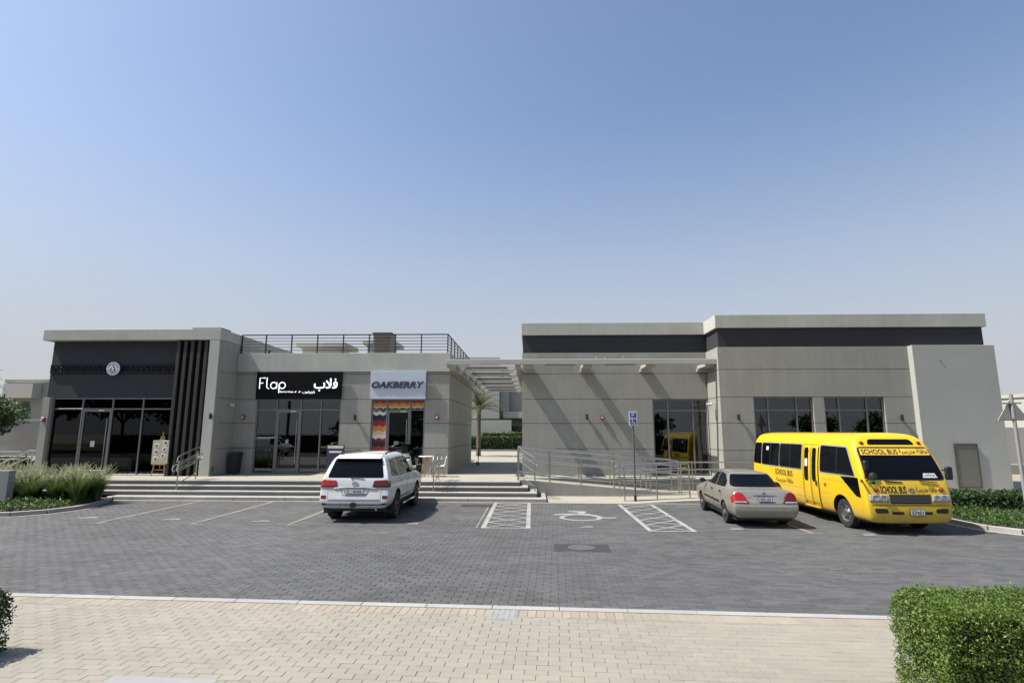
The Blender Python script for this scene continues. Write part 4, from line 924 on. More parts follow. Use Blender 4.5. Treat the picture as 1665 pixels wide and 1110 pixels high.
def palm(label, x, y, z, h, fr=26, L=2.3, group=None, els=(75, 55, 40, 22, 5)):
    t = thing('palm_tree', label, 'palm tree', (x, y, z), random.random()*6, group)
    prof = []; k = 0
    while k*.12 < h: prof += [(.17*(1+.12*(k % 2))*(1.15 if k < 4 else 1), k*.12)]; k += 1
    prof += [(.24, h-.25), (.20, h), (0, h)]; MB().lathe([(0, 0)]+prof, n=12).build('trunk', M['bark'], t, smooth=True)
    V = []; F = []; rib = MB()
    for i in range(fr):
        a = i*2.399+random.uniform(-.2, .2); el = R(random.choice(els)+random.uniform(-8, 8)); pts = []; p = Vector((0, 0, h-.05)); ang = el; n_ = 12; l = L*random.uniform(.8, 1.1)
        for j in range(n_+1):
            pts.append(p.copy()); p = p+Vector((math.cos(a)*math.cos(ang), math.sin(a)*math.cos(ang), math.sin(ang)))*l/n_; ang -= R(5.5+3*j/n_)
        rib.tube(pts[::3], [.025, .02, .014, .008, .004][:len(pts[::3])], 4)
        sd_ = Vector((-math.sin(a), math.cos(a), 0))
        for j in range(1, n_*3):
            f = j/(n_*3); q = f*n_; b0 = pts[int(q)].lerp(pts[min(int(q)+1, n_)], q-int(q)); d = (pts[min(int(q)+1, n_)]-pts[max(int(q)-1, 0)]).normalized(); ll = .55*math.sin(math.pi*(.15+.8*f))*L/2.3
            for s_ in (-1, 1):
                tip = b0+(sd_*s_*.75+d*.75+Vector((0, 0, .28))).normalized()*ll-Vector((0, 0, .12*ll)); wv = d*.017; b = len(V)
                V += [b0-wv, b0+wv, tip]; F.append([b, b+1, b+2])
    link('fronds', np_mesh('fr', [tuple(v) for v in V], F), M['palm'], t); rib.build('frond_ribs', M['palm'], t); return t
palm('date palm with grey green fronds at the far end of the passage', -4.5, 47, .5, 4.0, 44, 2.9, None, (82, 70, 58, 45, 30, 15))
tree('round green tree beside the villa seen through the passage', 1.2, 58, .45, 7.4, 2.4, 5200, M['leaf'], .26)
tree('dense green tree at the left edge behind the stair rail', -43.2, 40, 0, 5.6, 3.5, 22000, M['leafd'], .24)
palm('palm fronds showing above the tree at the left edge', -48.5, 46, 0, 6.6, 24, 2.4)
tree('leafy tree beyond the white wall at the right edge', 37, 36, 0, 5.6, 2.6, 5000, M['leaf'], .24)
palm('palm fronds behind the road sign at the right edge', 35.5, 34, 0, 5.2, 22, 2.4)
tree('small tree peeping over the villa at the left', -52, 62, 0, 7.9, 1.8, 2500, M['leafd'], .24)
def far_hedge(label, x0, x1, y0, y1, z, h, n_, mt=None): box_hedge('hedge', label, x0, x1, y0, y1, h, n_, mt or M['leafd'], .16, z0=z, stems=2)
far_hedge('tall dark hedge across the street behind the viewer', -50, 50, -15.5, -14.2, 0, 2.2, 9000)
far_hedge('long dark clipped hedge across the road beyond the passage', -9, 6, 63.4, 65, .5, 1.5, 7000)
far_hedge('second paler hedge row in front of the villa beyond the passage', -6, 6, 66, 67, .5, 2.0, 4000, M['leaf'])
far_hedge('low hedge strip beside the lawn at the far left', -60, -30, 32, 33, 0, 1.0, 9000)
struct(MB().box(-90, -26, 27, 31.5, -.05, .35).build('lawn', M['lawn']))
# ------------------------------------------------------------------ villas and walls behind
def villa(label, x, y, z, w_, d, h, wins, mt='villa', rz=0, extra=None, name='villa'):
    t = thing(name, label, 'house', (x, y, z), rz)
    MB().box(-w_/2, w_/2, 0, d, 0, h).build('wall', M[mt], t); MB().box(-w_/2-.15, w_/2+.15, -.15, d+.15, h, h+.4).build('parapet', M[mt], t)
    for (a, b, c, e) in wins:
        wn = MB().box(a, b, -.06, -.005, c, e).build('window', M['villad'], t); MB().box(a+.1, b-.1, -.075, -.062, c+.1, e-.1).build('pane', M['vpane'], wn)
    for q in extra or []: MB().box(*q[2:]).build(q[0], M[q[1]], t)
    return t
villa('grey two storey villa with balconies seen through the passage', -1, 78, .4, 26, 12, 9.6, [(-7.5, -5.6, 4.6, 7.6), (-4.6, -3.2, 5.2, 7.6), (1.5, 3.6, 4.8, 7.8), (5, 6.4, 5, 7.6), (-2.6, 0, .3, 3), (1.2, 3, .3, 3)], extra=[
    ('balcony', 'villaw', -3.0, 1.0, -1.2, -.08, 4.0, 4.9), ('band', 'villad', -12.9, 12.9, -.05, -.002, 3.0, 4.1), ('tower', 'villaw', -10.5, -3.5, -1.6, -.09, 3.9, 12.4), ('tower_slab', 'villa', -3.4, -2.2, -1.0, -.09, 4.92, 10.9), ('balcony', 'villaw', 1.4, 8, -1.2, -.08, 3.9, 5.0), ('column', 'villaw', 1.0, 1.38, -1.2, -.08, 0, 9.3)])
tag(bx('boundary_wall', M['villaw'], None, -13, -2.6, 70, 70.25, .45, 4.0), 'plain pale boundary wall beyond the palm in the passage', 'wall')
villa('grey villa with recessed balcony left of the dark fronted shop', -59, 68, 0, 16, 12, 8.6, [(2.8, 5.2, 3.5, 6.6), (-6, -4.6, 3.6, 6.2), (-5.5, -3, .4, 2.8)], extra=[('slab', 'villaw', -7, -3.2, -1.4, -.08, 6.6, 8.4), ('balcony', 'villad', -1, 6, -1.5, -.09, 2.6, 3.9), ('balcony_rail', 'villaw', -1, 6, -1.52, -1.5, 3.95, 4.05), ('portal', 'villaw', 2.2, 2.6, -1.5, -.09, 3.9, 7.2)])
tag(bx('boundary_wall', M['concrete'], None, -70, -34.6, 45, 45.25, 0, 3.0), 'grey boundary wall behind the left edge tree', 'wall')
tag(bx('carport_roof', M['villaw'], None, -62, -36, 46.5, 50, 3.4, 3.6), 'white carport roof above the boundary wall at the left', 'carport')
villa('white villa beyond the road sign at the right edge', 66, 66, 0, 18, 12, 6.6, [(-7.5, -6, 3, 5), (-3, -1, 3, 5)], 'villaw')
tag(bx('boundary_wall', M['villaw'], None, 29, 70, 38, 38.25, 0, 2.9), 'white boundary wall behind the road sign at the right edge', 'wall')
# what stands behind the viewer and shows in the glass
for i, x in enumerate(range(-40, 46, 9)):
    (palm if i % 3 == 1 else tree)(*(['tall palm across the street behind the viewer', x, -17, 0, 7.5, 20, 2.4, 'street palms behind the viewer'] if i % 3 == 1 else ['street tree behind the viewer, seen only in the shop glass', x, -15-(i % 2)*3, 0, 4.6, 2.6, 1500, M['leafd'], .5, .12, 'broadleaf_tree', 'street trees behind the viewer']))
for i, (x, y, h) in enumerate(((-44, -17, 9), (-52, -19, 10), (-60, -17, 9.5), (-68, -20, 10))): tree('tall dense street tree behind the viewer, mirrored only in the dark shop front', x, y, 0, h, 5.2, 2600, M['leafd'], .7, .2, 'broadleaf_tree', 'tall trees behind the viewer')
villa('villa across the street behind the viewer, seen only in the glass', -16, -44, 0, 22, 10, 7.0, [(-8, -5, 4, 7), (2, 5, 4, 7)], 'villaw', R(180))
# ------------------------------------------------------------------ vehicles
def carpaint(name, col, metal=0., rough=.3, dust=.06): return mat(name, col, rough, dust, 1.5, metal=metal, coat=.35, stain=dust, dust=.55)
def eval_mesh(o):
    bpy.context.view_layer.update(); return bpy.data.meshes.new_from_object(o.evaluated_get(bpy.context.evaluated_depsgraph_get()))
class Vehicle:
    """body lofted through rings of half-section points (x>=0), rear to front"""
    def __init__(s, t, rings, paint, arches, crease=None):
        s.t = t; n_ = len(rings[0]); V = []; F = []; k = 2*n_-2
        for r in rings: V += [(x, y, z) for x, y, z in r]+[(-x, y, z) for x, y, z in r[-2:0:-1]]
        for i in range(len(rings)-1):
            for j in range(k): F.append([i*k+j, i*k+(j+1) % k, (i+1)*k+(j+1) % k, (i+1)*k+j])
        for e, rev in ((0, False), ((len(rings)-1)*k, True)):
            for j in range(n_-1):
                a, b, c, d = e+j, e+j+1, e+(k-j-1) % k, e+(k-j) % k
                f = [a, b, c, d]; f = [q for i_, q in enumerate(f) if q not in f[:i_]]; F.append(f[::-1] if rev else f)
        me = bpy.data.meshes.new('b'); me.from_pydata(V, [], F)
        bm = bmesh.new(); bm.from_mesh(me); bmesh.ops.recalc_face_normals(bm, faces=bm.faces[:])
        bm.to_mesh(me); bm.free(); o = bpy.data.objects.new('tmp', me); C.objects.link(o)
        sb = o.modifiers.new('s', 'SUBSURF'); sb.levels = 3; sb.render_levels = 3
        base = eval_mesh(o); s.bvh = BVHTree.FromPolygons([v.co.copy() for v in base.vertices], [tuple(p.vertices) for p in base.polygons])
        o.modifiers.clear(); o.data = base; base.materials.append(paint)
        cut = []
        for (yc, zc, r_, x0, x1) in arches:
            for sg in (-1, 1):
                c = MB().lathe([(0, 0), (r_, 0), (r_, x1-x0), (0, x1-x0)], (x0 if sg > 0 else -x1, yc, zc), 'x', 32).build('cut', M['rubber']); cut.append(c)
                b = o.modifiers.new('b', 'BOOLEAN'); b.operation = 'DIFFERENCE'; b.object = c; b.solver = 'EXACT'
                try: b.material_mode = 'TRANSFER'
                except Exception: pass
        fin = eval_mesh(o); bpy.data.objects.remove(o)
        for c in cut: bpy.data.objects.remove(c)
        fin.polygons.foreach_set('use_smooth', [True]*len(fin.polygons))
        try: fin.set_sharp_from_angle(angle=R(50))
        except Exception: pass
        s.body = link('body', fin, paint, t)
    def hit(s, side, u_, v_):
        far_ = 6
        o, d = {'R': ((far_, u_, v_), (-1, 0, 0)), 'L': ((-far_, -u_, v_), (1, 0, 0)), 'F': ((-u_, far_, v_), (0, -1, 0)), 'B': ((u_, -far_, v_), (0, 1, 0)), 'T': ((u_, v_, far_), (0, 0, -1))}[side]
        p, n_, _, _ = s.bvh.ray_cast(Vector(o), Vector(d)); return (p, n_) if p else (None, None)
    def decal(s, name, mt, side, poly, off=.004, parent=None, rnd=.04, step=.06, thick=0.):
        if rnd: poly = roundpoly(poly, rnd)
        bm = bmesh.new(); bm.faces.new([bm.verts.new((p[0], p[1], 0)) for p in poly])
        xs = [p[0] for p in poly]; ys = [p[1] for p in poly]
        for lo, hi, no in ((min(xs), max(xs), (1, 0, 0)), (min(ys), max(ys), (0, 1, 0))):
            q = lo+step
            while q < hi-1e-4:
                co = (q, 0, 0) if no[0] else (0, q, 0); bmesh.ops.bisect_plane(bm, geom=bm.verts[:]+bm.edges[:]+bm.faces[:], plane_co=co, plane_no=no); q += step
        return s._proj(bm, name, mt, side, off, parent, thick)
    def _proj(s, bm, name, mt, side, off, parent, thick=0.):
        last = None; dead = []
        for v in bm.verts:
            p, n_ = s.hit(side, v.co.x, v.co.y)
            if p is None: dead.append(v); continue
            v.co = p+n_*off
        if dead: bmesh.ops.delete(bm, geom=dead, context='VERTS')
        bmesh.ops.recalc_face_normals(bm, faces=bm.faces[:])
        me = bpy.data.meshes.new('d'); bm.to_mesh(me); bm.free()
        # face outwards
        if len(me.polygons):
            c = {'R': (1, 0, 0), 'L': (-1, 0, 0), 'F': (0, 1, 0), 'B': (0, -1, 0), 'T': (0, 0, 1)}[side]
            if sum(p.normal.dot(Vector(c))*p.area for p in me.polygons) < 0: me.flip_normals()
        me.polygons.foreach_set('use_smooth', [True]*len(me.polygons))
        o = link(name, me, mt, parent or s.t)
        if thick: q = o.modifiers.new('s', 'SOLIDIFY'); q.thickness = thick; q.offset = 1
        return o
    def text(s, name, mt, side, txt, u0, u1, v0, v1, off=.006, parent=None, **k):
        me = text_mesh(txt, **k); co = fit(me, u0, u1, v0, v1); bm = bmesh.new(); bm.from_mesh(me)
        for v, c in zip(bm.verts, co): v.co = (c[0], c[1], 0)
        return s._proj(bm, name, mt, side, off, parent)
    def line(s, name, mt, side, pts, r_, off=.0, parent=None, n_=10):
        P = []
        for a, b in zip(pts[:-1], pts[1:]):
            for k in range(n_):
                q = Vector(a).lerp(Vector(b), k/n_); p, nn = s.hit(side, q.x, q.y)
                if p: P.append(p+nn*off)
        p, nn = s.hit(side, *pts[-1])
        if p: P.append(p+nn*off)
        if len(P) > 1: return MB().tube(P, r_, 5).build(name, mt, parent or s.t)
def roundpoly(poly, r_):
    out = []; n_ = len(poly)
    for i in range(n_):
        a, b, c = Vector(poly[i-1]), Vector(poly[i]), Vector(poly[(i+1) % n_]); d1 = a-b; d2 = c-b; q = min(r_, d1.length*.45, d2.length*.45)
        p1 = b+d1.normalized()*q; p2 = b+d2.normalized()*q
        for t_ in (0, .33, .67, 1): out.append(((1-t_)**2*p1+2*t_*(1-t_)*b+t_*t_*p2)[:2])
    return out
def wheel(t, x, y, r_, w_, rr, rimmat, style, spokes=5):
    sg = 1 if x > 0 else -1
    hub = MB().lathe([(0, -.06), (rr*.55, -.06), (rr*.55, .0), (0, .0)], (x, y, r_), 'x', 20).build('wheel', M['framed'], t)
    h = w_/2
    MB().lathe([(rr, -h*.9), (rr*1.05, -h), (r_*.93, -h), (r_*.985, -h*.8), (r_, -h*.55), (r_, h*.55), (r_*.985, h*.8), (r_*.93, h), (rr*1.05, h), (rr, h*.9), (rr, -h*.9)], (x, y, r_), 'x', 36).build('tyre', M['rubber'], hub, smooth=True)
    m = MB(); xo = x+sg*h*.72
    m.lathe([(rr*.90, -h*.2), (rr*1.0, h*.15), (rr*1.02, h*.2), (rr*.9, h*.12), (rr*.86, -h*.9), (rr*.9, -h*.9), (rr*.9, -h*.2)] if sg > 0 else [(rr*.90, h*.2), (rr*1.0, -h*.15), (rr*1.02, -h*.2), (rr*.9, -h*.12), (rr*.86, h*.9), (rr*.9, h*.9), (rr*.9, h*.2)], (xo, y, r_), 'x', 36)
    if style == 'spoke':
        for k in range(spokes):
            a = 2*math.pi*k/spokes+.3
            for da in (-.16, .16):
                c, s_ = math.cos(a+da*.4), math.sin(a+da*.4); c2, s2 = math.cos(a+da), math.sin(a+da)
                m.bar((xo-sg*.02, y+c*rr*.18, r_+s_*rr*.18), (xo, y+c2*rr*.93, r_+s2*rr*.93), rr*.12, .03, (1, 0, 0))
        m.lathe([(0, 0), (rr*.26, 0), (rr*.2, sg*.03), (0, sg*.035)], (xo-sg*.02, y, r_), 'x', 18)
    else:
        n_ = 14; a0 = 0   # pressed disc with round holes
        m.lathe([(rr*.9, -sg*.03), (rr*.72, sg*.0), (rr*.45, -sg*.02), (rr*.40, sg*.035), (rr*.2, sg*.05), (0, sg*.05)][::1], (xo, y, r_), 'x', 28)
    rim = m.build('rim', rimmat, hub, smooth=True)
    if style != 'spoke':
        hm = MB()
        for k in range(spokes):
            a = 2*math.pi*k/spokes; hm.lathe([(0, -sg*.012), (rr*.12, -sg*.012), (rr*.12, sg*.0), (0, sg*.0)], (xo+sg*.004, y+math.cos(a)*rr*.66, r_+math.sin(a)*rr*.66), 'x', 12)
        hm.build('rim_hole', M['black'], hub)
def plate(v, side, u_, z, w_, h, txt, off=.02):
    p, n_ = v.hit(side, u_, z); f = 1 if side == 'F' else -1
    y = p.y+f*off
    t_ = MB().box(-f*u_-w_/2, -f*u_+w_/2, y, y+f*.015, z-h/2, z+h/2).build('licence_plate', M['black'], v.t, bevel=.003)
    pw = MB().box(-f*u_-w_/2+.012, -f*u_+w_/2-.012, y+f*.0152, y+f*.018, z-h/2+.012, z+h/2-.012).build('plate_face', M['white'], t_)
    def tx(s_, a, b, c, d, bold):
        me = text_mesh(s_, bold=bold); co = fit(me, a, b, c, d); X = -f*(co[:,0]+u_) if f > 0 else co[:,0]+u_
        me.vertices.foreach_set('co', np.stack([X, np.full(len(co), y+f*.0195), co[:,1]+z], 1).ravel()); me.update()
        if f > 0: pass
        link('plate_text', me, M['black'], t_)
    if w_ > .45: tx(txt, -w_*.05, w_*.36, -h*.25, h*.25, .015); tx('DUBAI', -w_*.42, -w_*.22, h*.12, h*.3, .01); tx('W', -w_*.36, -w_*.27, -h*.32, -h*.02, .02)
    else: tx(txt, -w_*.38, w_*.38, -h*.34, h*.1, .015); tx('DUBAI', -w_*.4, -w_*.05, h*.2, h*.34, .01); tx('W', w_*.15, w_*.3, h*.16, h*.36, .01)
lampred = mat('tail_lamp_red', (.30, .012, .010), .12, .25, 30, coat=.3); lampdk = mat('tail_lamp_dark', (.10, .004, .005), .12, .2, 30, coat=.3); lampw = mat('lamp_clear', (.34, .34, .33), .12, .3, 40, coat=1); amber = mat('amber_lens', (.45, .11, .01), .2, .1, 40, coat=.5)
chrome = mat('chrome', (.75, .75, .74), .08, 0, 1, metal=1); trimblk = mat('black_trim', (.014, .014, .014), .5, .1, 8)
alloy = mat('alloy_rim', (.48, .48, .47), .3, .1, 10, metal=.9); alloyd = mat('dark_alloy', (.12, .12, .125), .3, .1, 10, metal=.9)
# ---- white off-roader, seen from behind
t = thing('parked_car', 'white off-road estate car parked nose in towards the steps', 'car', (-5.13, 18.66, 0), R(0)); t.scale = (1.045, 1.0, 1.0)
X = [0, .78, .92, .975, .985, .975, .955, .915, .83, .745, .62, .32, 0]; Z = [.40, .40, .45, .62, .80, 1.02, 1.20, 1.34, 1.60, 1.80, 1.895, 1.935, 1.94]
ry = [-2.38, -2.42, -2.47, -2.49, -2.44, -2.41, -2.385, -2.34, -2.20, -2.08, -2.02, -2.0, -2.0]
def sec(y, kx=1., up_=None, low=None):
    r = []
    for j in range(13):
        x, z = X[j]*kx, Z[j]
        if up_ and j >= 6: x, z = up_[j-6][0]*kx, up_[j-6][1]
        r.append((x, y if not isinstance(y, list) else y[j], z))
    return r
cowl = [(.95, 1.18), (.90, 1.22), (.80, 1.235), (.70, 1.245), (.55, 1.25), (.28, 1.255), (0, 1.26)]
hood = [(.94, 1.10), (.88, 1.14), (.76, 1.155), (.66, 1.165), (.5, 1.17), (.25, 1.175), (0, 1.175)]
nose = [(.88, 1.0), (.82, 1.05), (.72, 1.07), (.6, 1.08), (.45, 1.085), (.22, 1.09), (0, 1.09)]
rings = [sec(ry, .94), sec([y+.02 for y in ry], .985), sec([y+.14 for y in ry]), sec([y+.5 for y in ry]), sec(-1.2), sec(-.4), sec(.30), sec(.45), sec(1.22, 1, cowl), sec(1.34, 1, cowl), sec(2.1, 1, hood), sec(2.38, .97, nose), sec(2.47, .9, [(a, b-.06) for a, b in nose])]
wp = carpaint('white_car_paint', (.60, .61, .61), rough=.25, dust=.04)
v = Vehicle(t, rings, wp, [(-1.42, .42, .475, .62, 1.2), (1.43, .42, .475, .62, 1.2)])
for i, q in enumerate(([(1.12, 1.245), (.50, 1.76), (-.10, 1.80), (-.12, 1.245)], [(-.20, 1.245), (-.18, 1.80), (-1.05, 1.79), (-1.12, 1.245)], [(-1.22, 1.245), (-1.15, 1.785), (-1.82, 1.74), (-2.05, 1.29)])):
    v.decal('side_window', M['vglass'], 'R', q); v.decal('side_window', M['vglass'], 'L', [(-a, b) for a, b in q])
v.decal('rear_window', M['vglass'], 'B', [(-.79, 1.26), (.79, 1.26), (.66, 1.795), (-.66, 1.795)], rnd=.06)
v.decal('windscreen', M['vglass'], 'F', [(-.78, 1.30), (.78, 1.30), (.62, 1.82), (-.62, 1.82)], rnd=.06)
m = MB().prism([(-2.22, 1.80), (-1.92, 1.905), (-1.85, 1.88), (-2.1, 1.79)], 'x', -.64, .64).build('spoiler', wp, t, bevel=.012)
MB().box(-.2, .2, -2.155, -2.13, 1.775, 1.79).build('brake_lamp', lampdk, t)
MB().bar((-.12, -2.37, 1.285), (.22, -2.385, 1.272), .02, .025).build('wiper', trimblk, t); MB().lathe([(0, 0), (.03, 0), (.03, -.03), (0, -.03)], (-.12, -2.365, 1.28), 'y', 10).build('wiper_hub', trimblk, t)
for s_ in (-1, 1):
    q = [(.49, 1.0), (.53, 1.185), (.90, 1.205), (.95, 1.08), (.955, 1.0)]; q = [(s_*a, b) for a, b in q]
    a = v.decal('tail_lamp', lampred if s_ < 0 else lampdk, 'B', q, .008, rnd=.02, step=.04, thick=.012)  # right-hand lamps take the darker red, shade put into their colour
    v.decal('lamp_strip', lampw, 'B', [(s_*.52, .945), (s_*.52, .998), (s_*.955, .998), (s_*.95, .95)], .008, a, 0, .04)
    sp = [(-2.43, 1.0), (-2.40, 1.19), (-2.27, 1.17), (-2.30, 1.0)]
    v.decal('tail_lamp', lampred if s_ < 0 else lampdk, 'R' if s_ > 0 else 'L', [(s_*b_, c_) for b_, c_ in sp], .008, rnd=.01, step=.04)
    v.decal('reflector', lampdk, 'B', [(s_*.78, .68), (s_*.78, .77), (s_*.93, .77), (s_*.93, .68)], .006, rnd=.01)
    v.decal('bumper_vent', trimblk, 'B', [(s_*.72, .515), (s_*.80, .56), (s_*.935, .56), (s_*.93, .525)], .005, rnd=.01)
    MB().tube([(s_*.86, 1.16, 1.30), (s_*1.0, 1.12, 1.33)], .03, 6).build('mirror_arm', trimblk, t)
    MB().prism([(s_*.98, 1.26), (s_*1.19, 1.27), (s_*1.18, 1.47), (s_*1.0, 1.46)], 'y', 1.06, 1.16).build('mirror', trimblk, t, bevel=.02)
    MB().tube([(s_*.66, -1.75, 1.915), (s_*.67, -1.6, 1.965), (s_*.67, .1, 1.965), (s_*.65, .28, 1.915)], .022, 8).build('roof_rail', trimblk, t, smooth=True)
    v.line('door_seam', trimblk, 'R' if s_ > 0 else 'L', [(s_*-.15, .62), (s_*-.15, 1.22)], .004); v.line('door_seam', trimblk, 'R' if s_ > 0 else 'L', [(s_*-1.0, .62+.38), (s_*-1.16, 1.22)], .004); v.line('door_seam', trimblk, 'R' if s_ > 0 else 'L', [(s_*.93, .62), (s_*1.0, 1.18)], .004)
    for y in (-.02, -1.0):
        p, n_ = v.hit('R' if s_ > 0 else 'L', s_*(y+.12), 1.10)
        if p: MB().tube([(p.x+s_*.005, p.y-.1, 1.105), (p.x+s_*.035, p.y-.06, 1.105), (p.x+s_*.035, p.y+.06, 1.105), (p.x+s_*.005, p.y+.1, 1.105)], .014, 6).build('door_handle', chrome, t, smooth=True)
    MB().box(s_*.86, s_*1.02, -.90, .92, .36, .40).build('running_board', trimblk, t, bevel=.01); MB().box(s_*.99, s_*1.035, -.90, .92, .37, .405).build('running_board_edge', chrome, t)
    v.line('side_moulding', trimblk, 'R' if s_ > 0 else 'L', [(s_*-.9, .60), (s_*.9, .62)], .018)
    for y in (-1.42, 1.43): wheel(t, s_*.83, y, .405, .28, .27, alloyd, 'spoke', 5)
v.line('chrome_strip', chrome, 'B', [(-.58, .965), (-.35, .985), (.35, .985), (.58, .965)], .02, .005)
v.line('tailgate_seam', trimblk, 'B', [(-.72, .65), (.72, .65)], .009); v.line('tailgate_seam', trimblk, 'B', [(-.735, .66), (-.745, .95)], .004); v.line('tailgate_seam', trimblk, 'B', [(.735, .66), (.745, .95)], .004)
for s_ in (-1, 1): v.line('plate_recess', M['concrete'], 'B', [(s_*.40, .955), (s_*.33, .80), (s_*.28, .775)], .012)
v.line('plate_recess', M['concrete'], 'B', [(-.28, .775), (.28, .775)], .008)
v.decal('bumper_insert', trimblk, 'B', [(-.93, .505), (.93, .505), (.93, .53), (-.93, .53)], .004, rnd=0)
MB().box(-.06, .06, -2.56, -2.40, .47, .56).build('tow_hitch', trimblk, t, bevel=.01); MB().lathe([(0, -.05), (.075, -.05), (.075, .05), (0, .05)], (0, -2.53, .515), 'y', 14).build('tow_ball_cover', trimblk, t)
plate(v, 'B', 0, .88, .54, .13, '85398')
for pts in ([(.085*math.cos(a), 1.10+.058*math.sin(a)) for a in np.linspace(0, 6.283, 24)], [(.04*math.cos(a), 1.10+.056*math.sin(a)) for a in np.linspace(0, 6.283, 20)], [(.07*math.cos(a), 1.128+.022*math.sin(a)) for a in np.linspace(0, 6.283, 20)]):
    v.line('emblem', chrome, 'B', pts, .008, .008, n_=1)
v.text('badge', M['framed'], 'B', 'V8', .60, .68, .885, .915); v.text('badge', M['framed'], 'B', 'VX.R', -.71, -.58, .895, .915); v.text('badge', M['framed'], 'B', 'L A N D   C R U I S E R', -.34, .34, .975, .997, .026)
v.decal('grille', trimblk, 'F', [(-.5, .7), (.5, .7), (.52, .98), (-.52, .98)])
for s_ in (-1, 1): v.decal('headlamp', lampw, 'F', [(s_*.56, .82), (s_*.56, .98), (s_*.88, .98), (s_*.88, .84)], .006)
MB().box(-.85, .85, -2.2, 2.1, .30, .42).build('underbody', trimblk, t)
MB().tube([(.62, -2.44, .38), (.62, -2.0, .38)], .035, 10).build('exhaust', M['steel'], t)
for s_ in (-1, 1): MB().box(s_*.70, s_*.98, -2.02, -1.98, .22, .44).build('mud_flap', M['rubber'], t)
# ---- beige saloon, seen from behind left
t = thing('parked_car', 'dusty champagne saloon parked nose in left of the yellow bus', 'car', (6.50, 18.10, 0), R(-3)); t.scale = (1.03, 1.03, 1.0)
X = [0, .64, .78, .84, .85, .838, .80, .745, .665, .585, .49, .26, 0]; Z = [.24, .24, .28, .45, .62, .80, .92, .97, 1.15, 1.33, 1.405, 1.437, 1.442]
deck = [(.785, .93), (.735, .975), (.64, .99), (.54, 1.0), (.42, 1.008), (.22, 1.014), (0, 1.016)]
ry = [-2.02, -2.08, -2.20, -2.25, -2.235, -2.13, -2.08, -2.05, -2.04, -2.035, -2.03, -2.03, -2.03]
deck2 = [(.785, .935), (.735, .98), (.64, .995), (.54, 1.005), (.42, 1.013), (.22, 1.02), (0, 1.022)]
cowl = [(.79, .93), (.74, .965), (.66, .98), (.57, .99), (.44, .998), (.22, 1.003), (0, 1.005)]
hood = [(.77, .80), (.71, .84), (.62, .86), (.52, .87), (.4, .878), (.2, .885), (0, .888)]
nose = [(.70, .66), (.64, .70), (.56, .72), (.46, .73), (.36, .735), (.18, .74), (0, .74)]
rings = [sec(ry, .93, deck), sec([y+.015 for y in ry], .98, deck), sec([y+.12 for y in ry], 1, deck), sec(-1.70, 1, deck2), sec(-1.60, 1, deck2), sec(-.98), sec(-.86), sec(-.3), sec(.12), sec(.24), sec(.98, 1, cowl), sec(1.08, 1, cowl), sec(1.8, 1, hood), sec(2.02, .97, nose), sec(2.14, .86, [(a, b-.05) for a, b in nose])]
bp = carpaint('champagne_paint', (.36, .338, .29), metal=.55, rough=.26, dust=.08)
v = Vehicle(t, rings, bp, [(-1.265, .31, .345, .55, 1.1), (1.27, .31, .345, .55, 1.1)])
for q in ([(.80, .99), (.20, 1.34), (-.16, 1.375), (-.20, .985)], [(-.26, .985), (-.22, 1.375), (-.78, 1.33), (-1.06, 1.16), (-1.12, 1.0)]):
    v.decal('side_window', M['vglass'], 'R', q, rnd=.05); v.decal('side_window', M['vglass'], 'L', [(-a, b) for a, b in q], rnd=.05)
v.decal('rear_window', M['vglass'], 'B', [(-.66, 1.04), (.66, 1.04), (.535, 1.36), (-.535, 1.36)], rnd=.06, step=.04); v.decal('windscreen', M['vglass'], 'F', [(-.64, 1.04), (.64, 1.04), (.52, 1.36), (-.52, 1.36)], rnd=.06, step=.04)
for s_ in (-1, 1):
    q = [(.42, .66), (.50, .80), (.58, .92), (.68, .95), (.77, .90), (.825, .80), (.83, .67)]; q = [(s_*a, b) for a, b in q]
    a = v.decal('tail_lamp', lampred if s_ < 0 else lampdk, 'B', q, .006, rnd=.05, step=.04, thick=.012); v.decal('lamp_strip', lampw, 'B', [(s_*.48, .675), (s_*.50, .705), (s_*.80, .705), (s_*.80, .68)], .021, a, .01, .04)  # darker red on the right lamp paints in its shaded look
    sp = [(-2.17, .67), (-2.1, .885), (-1.98, .85), (-1.96, .76), (-2.0, .68)]; v.decal('tail_lamp', lampred, 'R' if s_ > 0 else 'L', [(s_*b_, c_) for b_, c_ in sp], .007, rnd=.03, step=.04)
    MB().prism([(s_*.80, .98), (s_*1.0, .99), (s_*.99, 1.11), (s_*.84, 1.10)], 'y', .66, .76).build('mirror', trimblk, t, bevel=.025)
    sd_ = 'R' if s_ > 0 else 'L'
    for q in ([(-.23, .40), (-.24, .97)], [(.82, .42), (.86, .60), (.80, .96)], [(-1.0, .62), (-1.06, .80), (-1.14, .96)]): v.line('door_seam', trimblk, sd_, [(s_*a, b) for a, b in q], .0035)
    for y in (-.12, -.98): v.decal('door_handle', trimblk, sd_, [(s_*y, .835), (s_*(y+.16), .84), (s_*(y+.16), .88), (s_*y, .875)], .012, rnd=.015, thick=.015)
    v.decal('side_moulding', trimblk, sd_, [(s_*-.85, .535), (s_*.82, .555), (s_*.82, .605), (s_*-.85, .59)], .006, rnd=.01, thick=.01)
    for y in (-1.265, 1.27): wheel(t, s_*.735, y, .302, .185, .195, alloy, 'disc', 8)
v.line('chrome_strip', chrome, 'B', [(-.30, .865), (.30, .865)], .014, .006); v.line('boot_seam', trimblk, 'B', [(-.44, .655), (.44, .655)], .005); v.line('boot_seam', trimblk, 'B', [(-.42, .66), (-.56, .94)], .004); v.line('boot_seam', trimblk, 'B', [(.42, .66), (.56, .94)], .004); v.line('bumper_seam', trimblk, 'B', [(-.80, .555), (.80, .555)], .004)
